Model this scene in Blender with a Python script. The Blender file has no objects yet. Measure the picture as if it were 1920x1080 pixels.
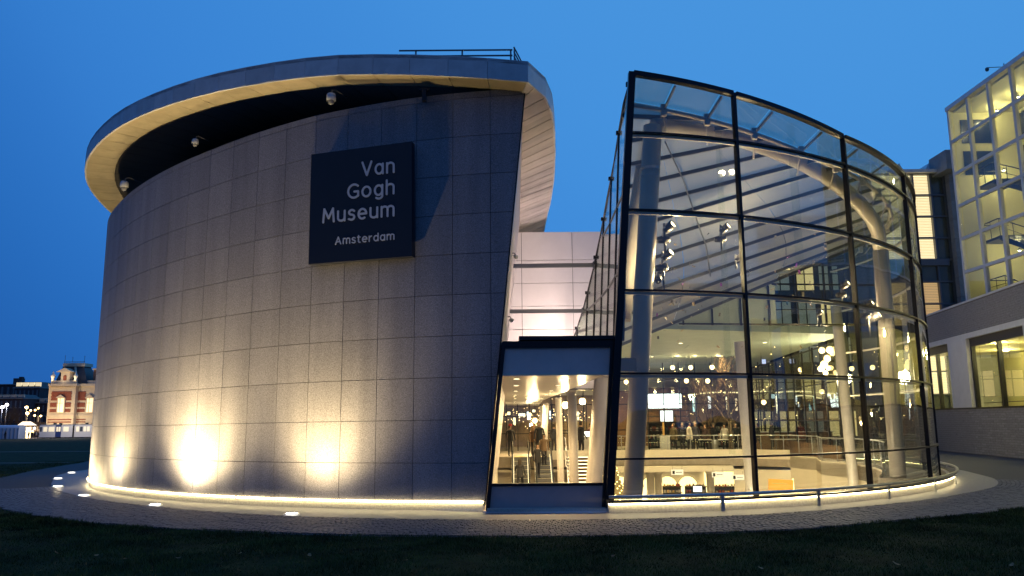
import bpy, bmesh, math, random
import numpy as np
from mathutils import Vector, Matrix
random.seed(7); rng = np.random.default_rng(7)
PI = math.pi
SC = bpy.context.scene
COL = SC.collection

# ------------------------------------------------------------------ camera
FOC = 1500.0; PITCH = math.radians(9.46); ROLL = math.radians(0.5); CAMZ = 2.0
cd = bpy.data.cameras.new('camera'); cam = bpy.data.objects.new('camera', cd); COL.objects.link(cam)
cd.sensor_width = 36.0; cd.lens = 36.0 * FOC / 1920.0; cd.clip_end = 4000; cd.clip_start = 0.1
cam.location = (0, 0, CAMZ)
cam.rotation_euler = (Matrix.Rotation(PI / 2 + PITCH, 4, 'X') @ Matrix.Rotation(-ROLL, 4, 'Z')).to_euler()
SC.camera = cam
# ------------------------------------------------------------------ sky, exposure
wd = bpy.data.worlds.new('World'); SC.world = wd; wd.use_nodes = True
nt = wd.node_tree; nt.nodes.clear()
wo = nt.nodes.new('ShaderNodeOutputWorld'); bg = nt.nodes.new('ShaderNodeBackground')
tc = nt.nodes.new('ShaderNodeTexCoord')
dot = nt.nodes.new('ShaderNodeVectorMath'); dot.operation = 'DOT_PRODUCT'
gl = Vector((0.40, 0.62, 0.68)).normalized(); dot.inputs[1].default_value = gl
cr = nt.nodes.new('ShaderNodeValToRGB')
cr.color_ramp.interpolation = 'CARDINAL'
e = cr.color_ramp.elements
e[0].position = 0.0; e[0].color = (0.038, 0.103, 0.30, 1)
e[1].position = 1.0; e[1].color = (0.068, 0.305, 0.735, 1)
m_ = e.new(0.22); m_.color = (0.026, 0.108, 0.38, 1)
m_ = e.new(0.38); m_.color = (0.018, 0.128, 0.455, 1)
m_ = e.new(0.56); m_.color = (0.034, 0.200, 0.61, 1)
m_ = e.new(0.80); m_.color = (0.053, 0.265, 0.70, 1)
nt.links.new(tc.outputs['Generated'], dot.inputs[0]); nt.links.new(dot.outputs['Value'], cr.inputs['Fac'])
nt.links.new(cr.outputs['Color'], bg.inputs['Color']); bg.inputs['Strength'].default_value = 1.0
nt.links.new(bg.outputs[0], wo.inputs[0])
SC.view_settings.view_transform = 'Standard'; SC.view_settings.look = 'None'
SC.view_settings.exposure = 0.0; SC.view_settings.gamma = 1.0; SC.view_settings.use_curve_mapping = False
cy = SC.cycles
cy.use_denoising = True
try: cy.denoiser = 'OPENIMAGEDENOISE'
except Exception: pass
cy.max_bounces = 7; cy.diffuse_bounces = 3; cy.glossy_bounces = 4; cy.transmission_bounces = 4
cy.transparent_max_bounces = 28; cy.sample_clamp_indirect = 4.0; cy.sample_clamp_direct = 0
cy.caustics_reflective = False; cy.caustics_refractive = False

# ------------------------------------------------------------------ projection helper: a pixel of the photo at a real depth
def _axes():
    fw = Vector((0, math.cos(PITCH), math.sin(PITCH))); r0 = Vector((1, 0, 0)); u0 = r0.cross(fw)
    return fw, math.cos(ROLL) * r0 - math.sin(ROLL) * u0, math.cos(ROLL) * u0 + math.sin(ROLL) * r0
_F, _R, _U = _axes()
def at(px, py, depth):
    d = _F + (px - 960) / FOC * _R + (540 - py) / FOC * _U
    return Vector((0, 0, CAMZ)) + d * (depth / d.y)
def atx(px, py, x):
    d = _F + (px - 960) / FOC * _R + (540 - py) / FOC * _U
    return Vector((0, 0, CAMZ)) + d * (x / d.x)

# ------------------------------------------------------------------ materials
MATS = {}
def mat(name, col, rough=0.6, metal=0.0, noise=0.0, nscale=8.0, bump=0.0, bscale=30.0, vary=0.0, spec=0.5, coat=0.0, detail=6.0, col2=None):
    if name in MATS: return MATS[name]
    m = bpy.data.materials.new(name); m.use_nodes = True; n = m.node_tree; b = n.nodes['Principled BSDF']
    b.inputs['Roughness'].default_value = rough; b.inputs['Metallic'].default_value = metal
    b.inputs['Specular IOR Level'].default_value = spec
    if coat: b.inputs['Coat Weight'].default_value = coat
    c = tuple(col) + (1,); b.inputs['Base Color'].default_value = c
    geo = n.nodes.new('ShaderNodeNewGeometry')
    last = None
    if noise > 0 or col2:
        t = n.nodes.new('ShaderNodeTexNoise'); t.inputs['Scale'].default_value = nscale; t.inputs['Detail'].default_value = detail
        t.inputs['Roughness'].default_value = 0.65
        n.links.new(geo.outputs['Position'], t.inputs['Vector'])
        r = n.nodes.new('ShaderNodeValToRGB'); r.color_ramp.elements[0].position = .3; r.color_ramp.elements[1].position = .7
        r.color_ramp.elements[0].color = tuple(max(0, x * (1 - noise)) for x in (col)) + (1,)
        r.color_ramp.elements[1].color = tuple(min(1, x * (1 + noise)) for x in (col2 or col)) + (1,)
        n.links.new(t.outputs['Fac'], r.inputs['Fac']); last = r.outputs['Color']
    if vary > 0:
        oi = n.nodes.new('ShaderNodeObjectInfo'); mr = n.nodes.new('ShaderNodeMapRange')
        mr.inputs['To Min'].default_value = 1 - vary; mr.inputs['To Max'].default_value = 1 + vary
        n.links.new(oi.outputs['Random'], mr.inputs['Value'])
        hs = n.nodes.new('ShaderNodeHueSaturation'); n.links.new(mr.outputs[0], hs.inputs['Value'])
        if last: n.links.new(last, hs.inputs['Color'])
        else: hs.inputs['Color'].default_value = c
        last = hs.outputs['Color']
    if last: n.links.new(last, b.inputs['Base Color'])
    if bump > 0:
        t2 = n.nodes.new('ShaderNodeTexNoise'); t2.inputs['Scale'].default_value = bscale; t2.inputs['Detail'].default_value = 4
        n.links.new(geo.outputs['Position'], t2.inputs['Vector'])
        bp = n.nodes.new('ShaderNodeBump'); bp.inputs['Strength'].default_value = bump; bp.inputs['Distance'].default_value = 0.02
        n.links.new(t2.outputs['Fac'], bp.inputs['Height']); n.links.new(bp.outputs[0], b.inputs['Normal'])
    MATS[name] = m; return m
def emis(name, col, strength, base=(.8, .8, .8)):
    if name in MATS: return MATS[name]
    m = bpy.data.materials.new(name); m.use_nodes = True; b = m.node_tree.nodes['Principled BSDF']
    b.inputs['Base Color'].default_value = tuple(base) + (1,)
    b.inputs['Emission Color'].default_value = tuple(col) + (1,); b.inputs['Emission Strength'].default_value = strength
    MATS[name] = m; return m
def glass(name, tint=(.93, .95, .94), refl=0.04, rmax=0.9, rough=0.0, wave=0.0, frit=0.0):
    m = bpy.data.materials.new(name); m.use_nodes = True; n = m.node_tree; n.nodes.clear()
    o = n.nodes.new('ShaderNodeOutputMaterial'); mx = n.nodes.new('ShaderNodeMixShader')
    tr = n.nodes.new('ShaderNodeBsdfTransparent'); tr.inputs[0].default_value = tuple(tint) + (1,)
    g = n.nodes.new('ShaderNodeBsdfGlossy'); g.inputs['Roughness'].default_value = rough; g.inputs['Color'].default_value = (1, 1, 1, 1)
    lw = n.nodes.new('ShaderNodeLayerWeight'); lw.inputs['Blend'].default_value = 0.5
    p = n.nodes.new('ShaderNodeMath'); p.operation = 'POWER'; p.inputs[1].default_value = 4.5
    mr = n.nodes.new('ShaderNodeMapRange'); mr.inputs['To Min'].default_value = refl; mr.inputs['To Max'].default_value = rmax
    n.links.new(lw.outputs['Facing'], p.inputs[0]); n.links.new(p.outputs[0], mr.inputs['Value'])
    n.links.new(mr.outputs[0], mx.inputs[0]); n.links.new(tr.outputs[0], mx.inputs[1]); n.links.new(g.outputs[0], mx.inputs[2])
    n.links.new(mx.outputs[0], o.inputs[0])
    if frit > 0:
        df = n.nodes.new('ShaderNodeBsdfDiffuse'); df.inputs[0].default_value = (.75, .76, .74, 1); tl = n.nodes.new('ShaderNodeBsdfTranslucent'); tl.inputs[0].default_value = (.6, .62, .62, 1)
        ms = n.nodes.new('ShaderNodeMixShader'); ms.inputs[0].default_value = .35; n.links.new(df.outputs[0], ms.inputs[1]); n.links.new(tl.outputs[0], ms.inputs[2])
        m2 = n.nodes.new('ShaderNodeMixShader'); m2.inputs[0].default_value = frit; n.links.new(tr.outputs[0], m2.inputs[1]); n.links.new(ms.outputs[0], m2.inputs[2]); n.links.new(m2.outputs[0], mx.inputs[1])
    if wave > 0:
        oi = n.nodes.new('ShaderNodeObjectInfo'); geo = n.nodes.new('ShaderNodeNewGeometry')
        t = n.nodes.new('ShaderNodeTexNoise'); t.noise_dimensions = '4D'; t.inputs['Scale'].default_value = 0.7; t.inputs['Detail'].default_value = 1
        ml = n.nodes.new('ShaderNodeMath'); ml.operation = 'MULTIPLY'; ml.inputs[1].default_value = 40
        n.links.new(oi.outputs['Random'], ml.inputs[0]); n.links.new(ml.outputs[0], t.inputs['W'])
        n.links.new(geo.outputs['Position'], t.inputs['Vector'])
        bp = n.nodes.new('ShaderNodeBump'); bp.inputs['Strength'].default_value = wave; bp.inputs['Distance'].default_value = 0.02
        n.links.new(t.outputs['Fac'], bp.inputs['Height']); n.links.new(bp.outputs[0], g.inputs['Normal'])
    MATS[name] = m; return m
def stain(m, lo=.84, hi=1.08):
    n = m.node_tree; b = n.nodes['Principled BSDF']; src = b.inputs['Base Color'].links[0].from_socket
    geo = n.nodes.new('ShaderNodeNewGeometry'); mp = n.nodes.new('ShaderNodeMapping'); mp.inputs['Scale'].default_value = (2.2, 2.2, .16)
    t = n.nodes.new('ShaderNodeTexNoise'); t.inputs['Scale'].default_value = 1.0; t.inputs['Detail'].default_value = 5
    mr = n.nodes.new('ShaderNodeMapRange'); mr.inputs['From Min'].default_value = .3; mr.inputs['From Max'].default_value = .65; mr.inputs['To Min'].default_value = lo; mr.inputs['To Max'].default_value = hi
    hs = n.nodes.new('ShaderNodeHueSaturation')
    n.links.new(geo.outputs['Position'], mp.inputs['Vector']); n.links.new(mp.outputs[0], t.inputs['Vector']); n.links.new(t.outputs['Fac'], mr.inputs['Value'])
    n.links.new(src, hs.inputs['Color']); n.links.new(mr.outputs[0], hs.inputs['Value']); n.links.new(hs.outputs[0], b.inputs['Base Color'])
M_gran = mat('granite', (.275, .265, .288), .55, 0, .5, 45,   .35, 60, vary=.07, detail=8, spec=.3)
stain(M_gran)
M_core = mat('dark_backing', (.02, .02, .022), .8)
M_plinth = mat('plinth_stone', (.42, .40, .36), .6, 0, .2, 20, .1, 40)
M_fascia = mat('fascia_metal', (.62, .62, .63), .45, .15, .12, 3, 0, 1, vary=.10)
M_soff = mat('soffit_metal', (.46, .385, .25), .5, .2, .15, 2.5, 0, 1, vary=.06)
M_soffd = mat('soffit_shaded', (.05, .042, .032), .5, .3, .2, 4, vary=.1)  # inner soffit coloured dark for the shade behind the wall top
M_clad = mat('pale_cladding', (.62, .56, .54), .5, .1, .10, 2, vary=.12)
M_white = mat('white_panel', (.74, .71, .70), .45, 0, .05, 1.2, vary=.03)
M_frame = mat('dark_frame', (.012, .013, .017), .35, .5)
M_strut = mat('grey_strut', (.14, .15, .17), .4, .5)
M_steel = mat('brushed_steel', (.42, .44, .47), .28, .9, .15, 12)
M_gpane = glass('clear_glass', (.90, .93, .88), .075, .85, 0, 1.0)
M_rpane = glass('roof_glass', (.80, .86, .88), .07, .85, 0, .6, .46)
M_bpane = glass('interior_glass', (.94, .96, .95), .03, .8)
M_tube = mat('painted_tube', (.50, .46, .43), .38, 0, .05, 2)
M_cream = mat('cream_plaster', (.70, .64, .54), .6, 0, .05, 1.5)
M_ceil = mat('cream_ceiling', (.68, .62, .52), .28, 0, .04, 1.5)
M_floor = mat('hall_floor', (.30, .26, .22), .6, 0, .15, 3)
M_dark = mat('dark_wall', (.05, .046, .043), .6, 0, .2, 3)
M_brown = mat('brown_wall', (.20, .11, .06), .6, 0, .25, 3)
M_black = mat('black_cloth', (.012, .012, .014), .8, 0, .2, 10)
M_pave = mat('smooth_stone_paving', (.17, .168, .175), .5, 0, .25, 9, .1, 50, vary=.07)
M_sett = mat('granite_sett', (.088, .088, .095), .6, 0, .3, 30, .2, 60, vary=.2)
M_grout = mat('sett_bedding', (.06, .06, .066), .9, 0, .3, 25, .6, 40)
M_navy = mat('sign_navy', (.007, .009, .018), .45, 0, .1, 4)
M_letter = mat('sign_letter', (.62, .64, .68), .5)
M_led = emis('led_strip_light', (1, .80, .40), 20.0)
M_up = emis('uplight_lens', (1, .94, .80), 14.0)
M_globe = emis('lamp_globe', (1, .66, .26), 5.0)
M_spotl = emis('spot_lens', (1, .80, .46), 12.0)

# ------------------------------------------------------------------ mesh builder
class MB:
    def __init__(s): s.v = []; s.f = []; s.m = []; s.sm = []
    def add(s, vs, fs, mi=0, smooth=False):
        k = len(s.v); s.v += [tuple(v) for v in vs]; s.f += [tuple(i + k for i in f) for f in fs]
        s.m += [mi] * len(fs); s.sm += [smooth] * len(fs); return s
    def hexa(s, p, mi=0):   # 8 points: bottom 4 ccw, top 4 ccw
        return s.add(p, [(0, 3, 2, 1), (4, 5, 6, 7), (0, 1, 5, 4), (1, 2, 6, 5), (2, 3, 7, 6), (3, 0, 4, 7)], mi)
    def box(s, c, d, mi=0, rz=0.0, R=None):
        c = Vector(c); d = Vector(d) / 2; Rm = R or Matrix.Rotation(rz, 3, 'Z')
        return s.hexa([c + Rm @ Vector((a * d.x, b * d.y, z * d.z)) for z in (-1, 1) for a, b in ((-1, -1), (1, -1), (1, 1), (-1, 1))], mi)
    def beam(s, a, b, w, h, mi=0, up=(0, 0, 1)):
        a = Vector(a); b = Vector(b); d = (b - a).normalized(); u = Vector(up); r = d.cross(u)
        if r.length < 1e-4: r = d.cross(Vector((0, 1, 0)))
        r.normalize(); u = r.cross(d).normalized(); r = r * w / 2; u = u * h / 2
        return s.hexa([a - r - u, a + r - u, b + r - u, b - r - u, a - r + u, a + r + u, b + r + u, b - r + u], mi)
    def tube(s, path, r, n=10, mi=0, cap=True, closed=False):
        P = [Vector(p) for p in path]; N = len(P); rr = r if hasattr(r, '__len__') else [r] * N
        vs = []; prev = None
        for i, p in enumerate(P):
            if closed: d = P[(i + 1) % N] - P[i - 1]
            else: d = P[min(i + 1, N - 1)] - P[max(i - 1, 0)]
            if d.length < 1e-9: d = Vector((0, 0, 1))
            d.normalize()
            if prev is None:
                a = d.cross(Vector((0, 0, 1)));
                if a.length < 1e-3: a = d.cross(Vector((0, 1, 0)))
            else: a = prev - d * prev.dot(d)
            a.normalize(); prev = a.copy(); b = d.cross(a)
            vs += [p + rr[i] * (math.cos(2 * PI * k / n) * a + math.sin(2 * PI * k / n) * b) for k in range(n)]
        fs = []
        for i in range(N if closed else N - 1):
            j = (i + 1) % N
            fs += [(i * n + k, i * n + (k + 1) % n, j * n + (k + 1) % n, j * n + k) for k in range(n)]
        s.add(vs, fs, mi, True)
        if cap and not closed:
            k0 = len(s.v) - N * n
            s.f += [tuple(k0 + k for k in reversed(range(n))), tuple(k0 + (N - 1) * n + k for k in range(n))]; s.m += [mi] * 2; s.sm += [False] * 2
        return s
    def lathe(s, prof, c=(0, 0, 0), n=16, mi=0, axis='Z', M=None):
        c = Vector(c); vs = []
        for r, z in prof:
            for k in range(n):
                v = Vector((r * math.cos(2 * PI * k / n), r * math.sin(2 * PI * k / n), z))
                if M is not None: v = M @ v
                vs.append(c + v)
        fs = [(i * n + k, i * n + (k + 1) % n, (i + 1) * n + (k + 1) % n, (i + 1) * n + k) for i in range(len(prof) - 1) for k in range(n)]
        return s.add(vs, fs, mi, True)
    def prism(s, poly, z0, z1, mi=0):
        n = len(poly); z0f = z0 if callable(z0) else (lambda p: z0); z1f = z1 if callable(z1) else (lambda p: z1)
        vs = [(p[0], p[1], z0f(p)) for p in poly] + [(p[0], p[1], z1f(p)) for p in poly]
        fs = [tuple(reversed(range(n))), tuple(range(n, 2 * n))] + [(k, (k + 1) % n, (k + 1) % n + n, k + n) for k in range(n)]
        return s.add(vs, fs, mi)
    def sphere(s, c, r, n=12, m=8, mi=0, sc=(1, 1, 1)):
        return s.lathe([(max(1e-4, r * math.sin(PI * i / m)) , -r * math.cos(PI * i / m) * sc[2]) for i in range(m + 1)], c, n, mi)
def link(name, mesh, parent=None, loc=None):
    o = bpy.data.objects.new(name, mesh); COL.objects.link(o)
    if parent: o.parent = parent
    if loc is not None: o.location = loc
    return o
def org(p):
    v = Vector((0, 0, 0))
    while p is not None: v += p.location; p = p.parent
    return v
def build(name, mb, mats, parent=None, loc=None, local=False):
    """mesh object from world coordinates; origin moves to the parent's place"""
    if not isinstance(mats, (list, tuple)): mats = [mats]
    me = bpy.data.meshes.new(name)
    o3 = Vector((0, 0, 0)) if local else (org(parent) + (Vector(loc) if loc is not None else Vector((0, 0, 0))))
    V = np.array([tuple(v) for v in mb.v], dtype=float) - np.array(o3)
    me.from_pydata(V.tolist(), [], mb.f)
    for m in mats: me.materials.append(m)
    me.polygons.foreach_set('material_index', mb.m); me.polygons.foreach_set('use_smooth', mb.sm)
    me.update()
    return link(name, me, parent, loc)
def thing(name, label, cat, loc=(0, 0, 0), group=None, rz=0.0, kind=None):
    o = bpy.data.objects.new(name, None); COL.objects.link(o); o.location = loc; o.rotation_euler = (0, 0, rz); o.empty_display_size = .2
    return tag(o, label, cat, group, kind)
def tag(o, label=None, cat=None, group=None, kind=None):
    if label: o['label'] = label
    if cat: o['category'] = cat
    if group: o['group'] = group
    if kind: o['kind'] = kind
    return o
def struct(name, mb, m, label=None): return tag(build(name, mb, m), label, None, None, 'structure')
def copy_tree(o, parent=None):
    c = o.copy(); COL.objects.link(c); c.parent = parent
    for ch in list(o.children): copy_tree(ch, c)
    return c
IN = 2.4
def lamp(name, kind, loc, energy, col=(1, .70, .34), parent=None, size=.1, aim=None, angle=60, blend=1.0, sx=None, sy=None):
    L = bpy.data.lights.new(name, kind); L.energy = energy; L.color = col
    if energy < 5000 and loc[1] > 19 and loc[1] < 70 and -9 < loc[0] < 18 and name != 'flood_light' or name == 'flood_light' and energy > 660: L.energy = energy * IN
    if kind == 'AREA':
        L.shape = 'RECTANGLE'; L.size = sx or size; L.size_y = sy or size
    else: L.shadow_soft_size = size
    if kind == 'SPOT': L.spot_size = math.radians(angle); L.spot_blend = blend
    o = bpy.data.objects.new(name, L); COL.objects.link(o)
    o.location = Vector(loc) - (org(parent) if parent else Vector((0, 0, 0)))
    if parent: o.parent = parent
    if aim is not None:
        o.rotation_euler = (Vector(aim) - Vector(loc)).to_track_quat('-Z', 'Y').to_euler()
    return o

# ------------------------------------------------------------------ plan curves
def ell(q, n=2880):
    cx, cy_, a, b, t = q; th = np.linspace(0, 2 * np.pi, n, endpoint=False)
    X = a * np.cos(th); Y = b * np.sin(th)
    return np.c_[cx + X * np.cos(t) - Y * np.sin(t), cy_ + X * np.sin(t) + Y * np.cos(t)]
def offs(p, o):
    t = np.roll(p, -1, 0) - np.roll(p, 1, 0); t /= np.linalg.norm(t, axis=1)[:, None]
    return p + (o[:, None] if hasattr(o, '__len__') else o) * np.c_[t[:, 1], -t[:, 0]]
WALL = ell((-1.502, 32.401, 15.283, 12.958, -.558))       # stone wall
GPL = ell((4.815, 30.223, 9.97, 13.272, -.636))          # glass hall plinth
GLS = offs(GPL, -.42)
class Arc:
    """open curve by arc length"""
    def __init__(s, P):
        s.P = np.asarray(P, float); s.L = np.r_[0, np.cumsum(np.linalg.norm(np.diff(s.P, axis=0), axis=1))]
    def __call__(s, t):
        if t < 0: d = s.P[0] - s.P[1]; d /= np.linalg.norm(d); return s.P[0] - d * t * 1.0
        if t > s.L[-1]: d = s.P[-1] - s.P[-2]; d /= np.linalg.norm(d); return s.P[-1] + d * (t - s.L[-1])
        return np.array([np.interp(t, s.L, s.P[:, k]) for k in range(s.P.shape[1])])
    def tan(s, t):
        d = s(t + .02) - s(t - .02); return d / np.linalg.norm(d)
# stone: start at the slanted cut (x = -.68, front) going left (decreasing x) round the back. ellipse runs ccw: reverse
def run(P, x0, rev, front=True):
    f = P[:, 1] < P[:, 1].mean()
    i = np.where(f)[0][np.argmin(abs(P[f][:, 0] - x0))]
    Q = np.roll(P, -i, 0)
    if rev: Q = np.r_[Q[:1], Q[1:][::-1]]
    return Q
SW = Arc(run(WALL, 0.55, True)[:2300]); S0 = float(SW.L[np.argmin(abs(SW.P[:400, 0] + .68))])   # s=0 at x=-.68
def sw(s): return SW(s + S0)
def swn(s):
    t = SW.tan(s + S0); return np.array([t[1] * -1, t[0]]) * -1 if False else np.array([-t[1], t[0]])
# outward normal check: must point to the camera side at s=2
_n = swn(2.0); NS = 1.0 if _n[1] < 0 else -1.0
def swo(s, o): return sw(s) + NS * swn(s) * o
ZT_S = [-1.3, 1.45, 2.9, 4.4, 6.1, 8.1, 10.8, 14.5, 17, 60]; ZT_Z = [10.15, 10.06, 9.98, 9.9, 9.75, 9.56, 9.38, 9.16, 9.12, 9.1]
def ztop(s): return float(np.interp(s, ZT_S, ZT_Z))
def zrow(k, s):   # k=-1 bottom, 0..9 the courses, 10 top
    if k < 0: return .22
    zt = ztop(s); zl = zt - .16
    if k >= 10: return zt
    return 1.06 + k * (zl - 1.06) / 9
ZR_X = [-30, -14.8, -12, -10, -8.2, -6.3, -4.6, -2.3, -.73, .45]; ZR_Z = [11.1, 11.08, 11.03, 10.94, 10.87, 10.76, 10.65, 10.37, 10.18, 10.04]
def zrimp(x, y):
    """underside of the roof rim: measured in front, easing to a tilted plane at the back"""
    a = float(np.interp(x, ZR_X, ZR_Z)); b = 10.04 - .1217 * (x - .43) - .1155 * (y - 18.15)
    w = min(1, max(0, (y - 30) / 10)); return a * (1 - w) + max(8.2, b) * w
def cutx(z): return -.68 + .1025 * z

# ================================================================== STONE WING
wing = thing('museum_wing', 'curved granite museum wing with overhanging metal roof, left of the glass hall', 'museum building', (-1.5, 32.4, 0))
GAP = .006
def panel_geo(s0, s1, b0, b1, t0, t1, parent, th=.05):
    """slab between arc positions, bottom z b0/b1, top t0/t1"""
    mb = MB(); n = 2
    ss = [s0 + (s1 - s0) * i / n for i in range(n + 1)]
    for i in range(n):
        a, b = ss[i], ss[i + 1]
        za, zb = b0 + (b1 - b0) * i / n, b0 + (b1 - b0) * (i + 1) / n
        ta, tb = t0 + (t1 - t0) * i / n, t0 + (t1 - t0) * (i + 1) / n
        A, B = swo(a, 0), swo(b, 0); Ai, Bi = swo(a, -th), swo(b, -th)
        mb.hexa([(B[0], B[1], zb), (A[0], A[1], za), (Ai[0], Ai[1], za), (Bi[0], Bi[1], zb),
                 (B[0], B[1], tb), (A[0], A[1], ta), (Ai[0], Ai[1], ta), (Bi[0], Bi[1], tb)])
    return build('stone_panel', mb, M_gran, parent)
def s_at_z(z):  # arc position of the slanted edge
    return -.1025 * z * 1.003
SBK = next(s_ for s_ in np.arange(20, 80, .25) if sw(s_)[1] > 34 and sw(s_)[0] > -3.2)   # where the rear wall meets the inner face
JS = [-.17 + .93 * k for k in range(-1, 23)]
npan = 0
for k in range(-1, 10):
    for j in range(len(JS) - 1):
        s0, s1 = JS[j] + GAP, JS[j + 1] - GAP
        zb, zt_ = (lambda s, k=k: zrow(k, s) + GAP), (lambda s, k=k: zrow(k + 1, s) - (GAP if k < 9 else 0))
        if k == -1: zb = lambda s: .22
        e_b, e_t = s_at_z(zb(0)), s_at_z(zt_(-1))
        if s1 <= e_t + .02: continue
        L0b, L0t = max(s0, e_b), max(s0, e_t)
        if s1 - L0b < .03: L0b = s1 - .03
        # panel with slanted right edge
        if L0b > s0 + 1e-6 or L0t > s0 + 1e-6:
            mb = MB(); th = .05
            pts = []
            for (s, z) in ((s1, zb(s1)), (L0b, zb(L0b)), (L0t, zt_(L0t)), (s1, zt_(s1))):
                p, q = swo(s, 0), swo(s, -th); pts.append(((p[0], p[1], z), (q[0], q[1], z)))
            P = [pts[0][0], pts[1][0], pts[1][1], pts[0][1], pts[3][0], pts[2][0], pts[2][1], pts[3][1]]
            mb.hexa(P); build('stone_panel', mb, M_gran, wing)
        else:
            panel_geo(s0, s1, zb(s0), zb(s1), zt_(s0), zt_(s1), wing)
        npan += 1
# rest of the wall round the back (never seen from the front) and the dark backing
SEND = JS[-1]
mb = MB(); ss = list(np.linspace(SEND, SBK, 60))
for a, b in zip(ss[:-1], ss[1:]):
    A, B = swo(a, 0), swo(b, 0); Ai, Bi = swo(a, -.3), swo(b, -.3)
    mb.hexa([(B[0], B[1], .22), (A[0], A[1], .22), (Ai[0], Ai[1], .22), (Bi[0], Bi[1], .22), (B[0], B[1], ztop(b)), (A[0], A[1], ztop(a)), (Ai[0], Ai[1], ztop(a)), (Bi[0], Bi[1], ztop(b))])
build('rear_wall', mb, M_gran, wing)
mb = MB(); ss = list(np.linspace(0.0, SEND, 60))
for a, b in zip(ss[:-1], ss[1:]):
    A, B = swo(a, -.052), swo(b, -.052); Ai, Bi = swo(a, -.35), swo(b, -.35); z = ztop
    mb.hexa([(B[0], B[1], .1), (A[0], A[1], .1), (Ai[0], Ai[1], .1), (Bi[0], Bi[1], .1), (B[0], B[1], z(b) - .03), (A[0], A[1], z(a) - .03), (Ai[0], Ai[1], z(a) - .03), (Bi[0], Bi[1], z(b) - .03)])
A0, A1 = swo(0, -.052), swo(0, -.35)   # wedge up to the slanted edge
T0, T1 = swo(-1.03, -.052), swo(-1.03, -.35)
mb.add([(A0[0], A0[1], .1), (A1[0], A1[1], .1), (A0[0], A0[1], 10.08), (A1[0], A1[1], 10.08), (T0[0], T0[1], 10.08), (T1[0], T1[1], 10.08)],
       [(0, 4, 2), (1, 3, 5), (0, 1, 5, 4), (2, 4, 5, 3), (0, 2, 3, 1)])
build('wall_backing', mb, M_core, wing)
# pale metal trim on the slanted edge + leaning inner wall face
mb = MB()
def cutp(z, y): return (cutx(z) + .006, y, z)
zs = np.linspace(.05, 10.1, 12)
ys = [18.86, 21.8, 24.8, 27.8, 31.0, 36]
for a, b in zip(zs[:-1], zs[1:]):
    for y0, y1 in zip(ys[:-1], ys[1:]):
        pm = MB()
        top0 = min(b, zrimp(.6, y0) - .05); top1 = min(b, zrimp(.6, y1) - .05)
        if top1 <= a + .05: continue
        g = .008
        pm.hexa([cutp(a + g, y0 + g), cutp(a + g, y1 - g), (cutx(a) - .05, y1 - g, a + g), (cutx(a) - .05, y0 + g, a + g),
                 cutp(top0 - g, y0 + g), cutp(top1 - g, y1 - g), (cutx(top1) - .05, y1 - g, top1 - g), (cutx(top0) - .05, y0 + g, top0 - g)])
        build('inner_wall_panel', pm, M_clad, wing)
mb = MB(); mb.beam((cutx(.22) + .012, 18.79, .22), (cutx(10.12) + .012, 18.74, 10.12), .03, .05, up=(0, 1, 0)); build('edge_trim', mb, M_frame, wing)
# plinth and the light strip beneath the wall lip
mb = MB(); ss = list(np.linspace(0.03, min(40, SBK), 130))
for a, b in zip(ss[:-1], ss[1:]):
    A, B = swo(a, -.035), swo(b, -.035); Ai, Bi = swo(a, -.3), swo(b, -.3)
    mb.hexa([(B[0], B[1], -.05), (A[0], A[1], -.05), (Ai[0], Ai[1], -.05), (Bi[0], Bi[1], -.05), (B[0], B[1], .15), (A[0], A[1], .15), (Ai[0], Ai[1], .15), (Bi[0], Bi[1], .15)])
build('plinth', mb, M_plinth, wing)
for a0, b0 in ((.02, 6.55), (6.6, 10.5), (10.55, 11.5), (11.55, 40)):
    mb = MB(); mb.tube([(*swo(s, .012), .190) for s in np.linspace(a0, b0, max(6, int((b0 - a0) * 3)))], .022, 6)
    build('light_strip', mb, M_led, wing)
# roof: rim curve on the left (offset of the wall), then the right side curve, closed at the back
def rimoff(s): return float(np.interp(s, [-1.3, 0, 6, 14, 20, 60], [.6, .6, .6, .75, .95, .95]))
SR = np.linspace(-1.12, 48, 100)
JR = [-1.12] + [-.17 + .93 * k for k in range(0, 27)]
rim_left = [swo(s, rimoff(s)) for s in JR]
rim_back = [swo(s, rimoff(s)) for s in np.linspace(JR[-1] + 1, SBK - .5, 18)]
RR = [(.43, 18.15), (.71, 18.63), (.94, 19.21), (1.09, 19.93), (1.23, 21.29), (1.35, 23.06), (1.46, 25.87), (1.48, 28.88), (1.45, 29.86), (1.3, 33), (.9, 36), (.2, 40), (-1.2, 43.5)]
ARR = Arc(RR)
FH = .53
def fascia(P, Q, name='fascia_panel'):
    mb = MB(); z = [zrimp(*P), zrimp(*Q)]; P = Vector((*P, 0)); Q = Vector((*Q, 0)); d = (Q - P).normalized(); g = d * .004
    nin = Vector((-d.y, d.x, 0)); c = Vector((-1, 32, 0)) - P
    if nin.dot(c) < 0: nin = -nin
    nin *= .06; P = P + g; Q = Q - g
    mb.hexa([P + Vector((0, 0, z[0])), Q + Vector((0, 0, z[1])), Q + nin + Vector((0, 0, z[1])), P + nin + Vector((0, 0, z[0])),
             P + Vector((0, 0, z[0] + FH)), Q + Vector((0, 0, z[1] + FH)), Q + nin + Vector((0, 0, z[1] + FH)), P + nin + Vector((0, 0, z[0] + FH))])
    build(name, mb, M_fascia, wing)
for P, Q in zip(rim_left[:-1], rim_left[1:]): fascia(P, Q)
rr_pts = [tuple(ARR(t)) for t in np.linspace(0, ARR.L[-1], 26)]
for P, Q in zip(rr_pts[:-1], rr_pts[1:]): fascia(P, Q)
for P, Q in zip(rim_back[:-1], rim_back[1:]): fascia(P, Q)
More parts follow.
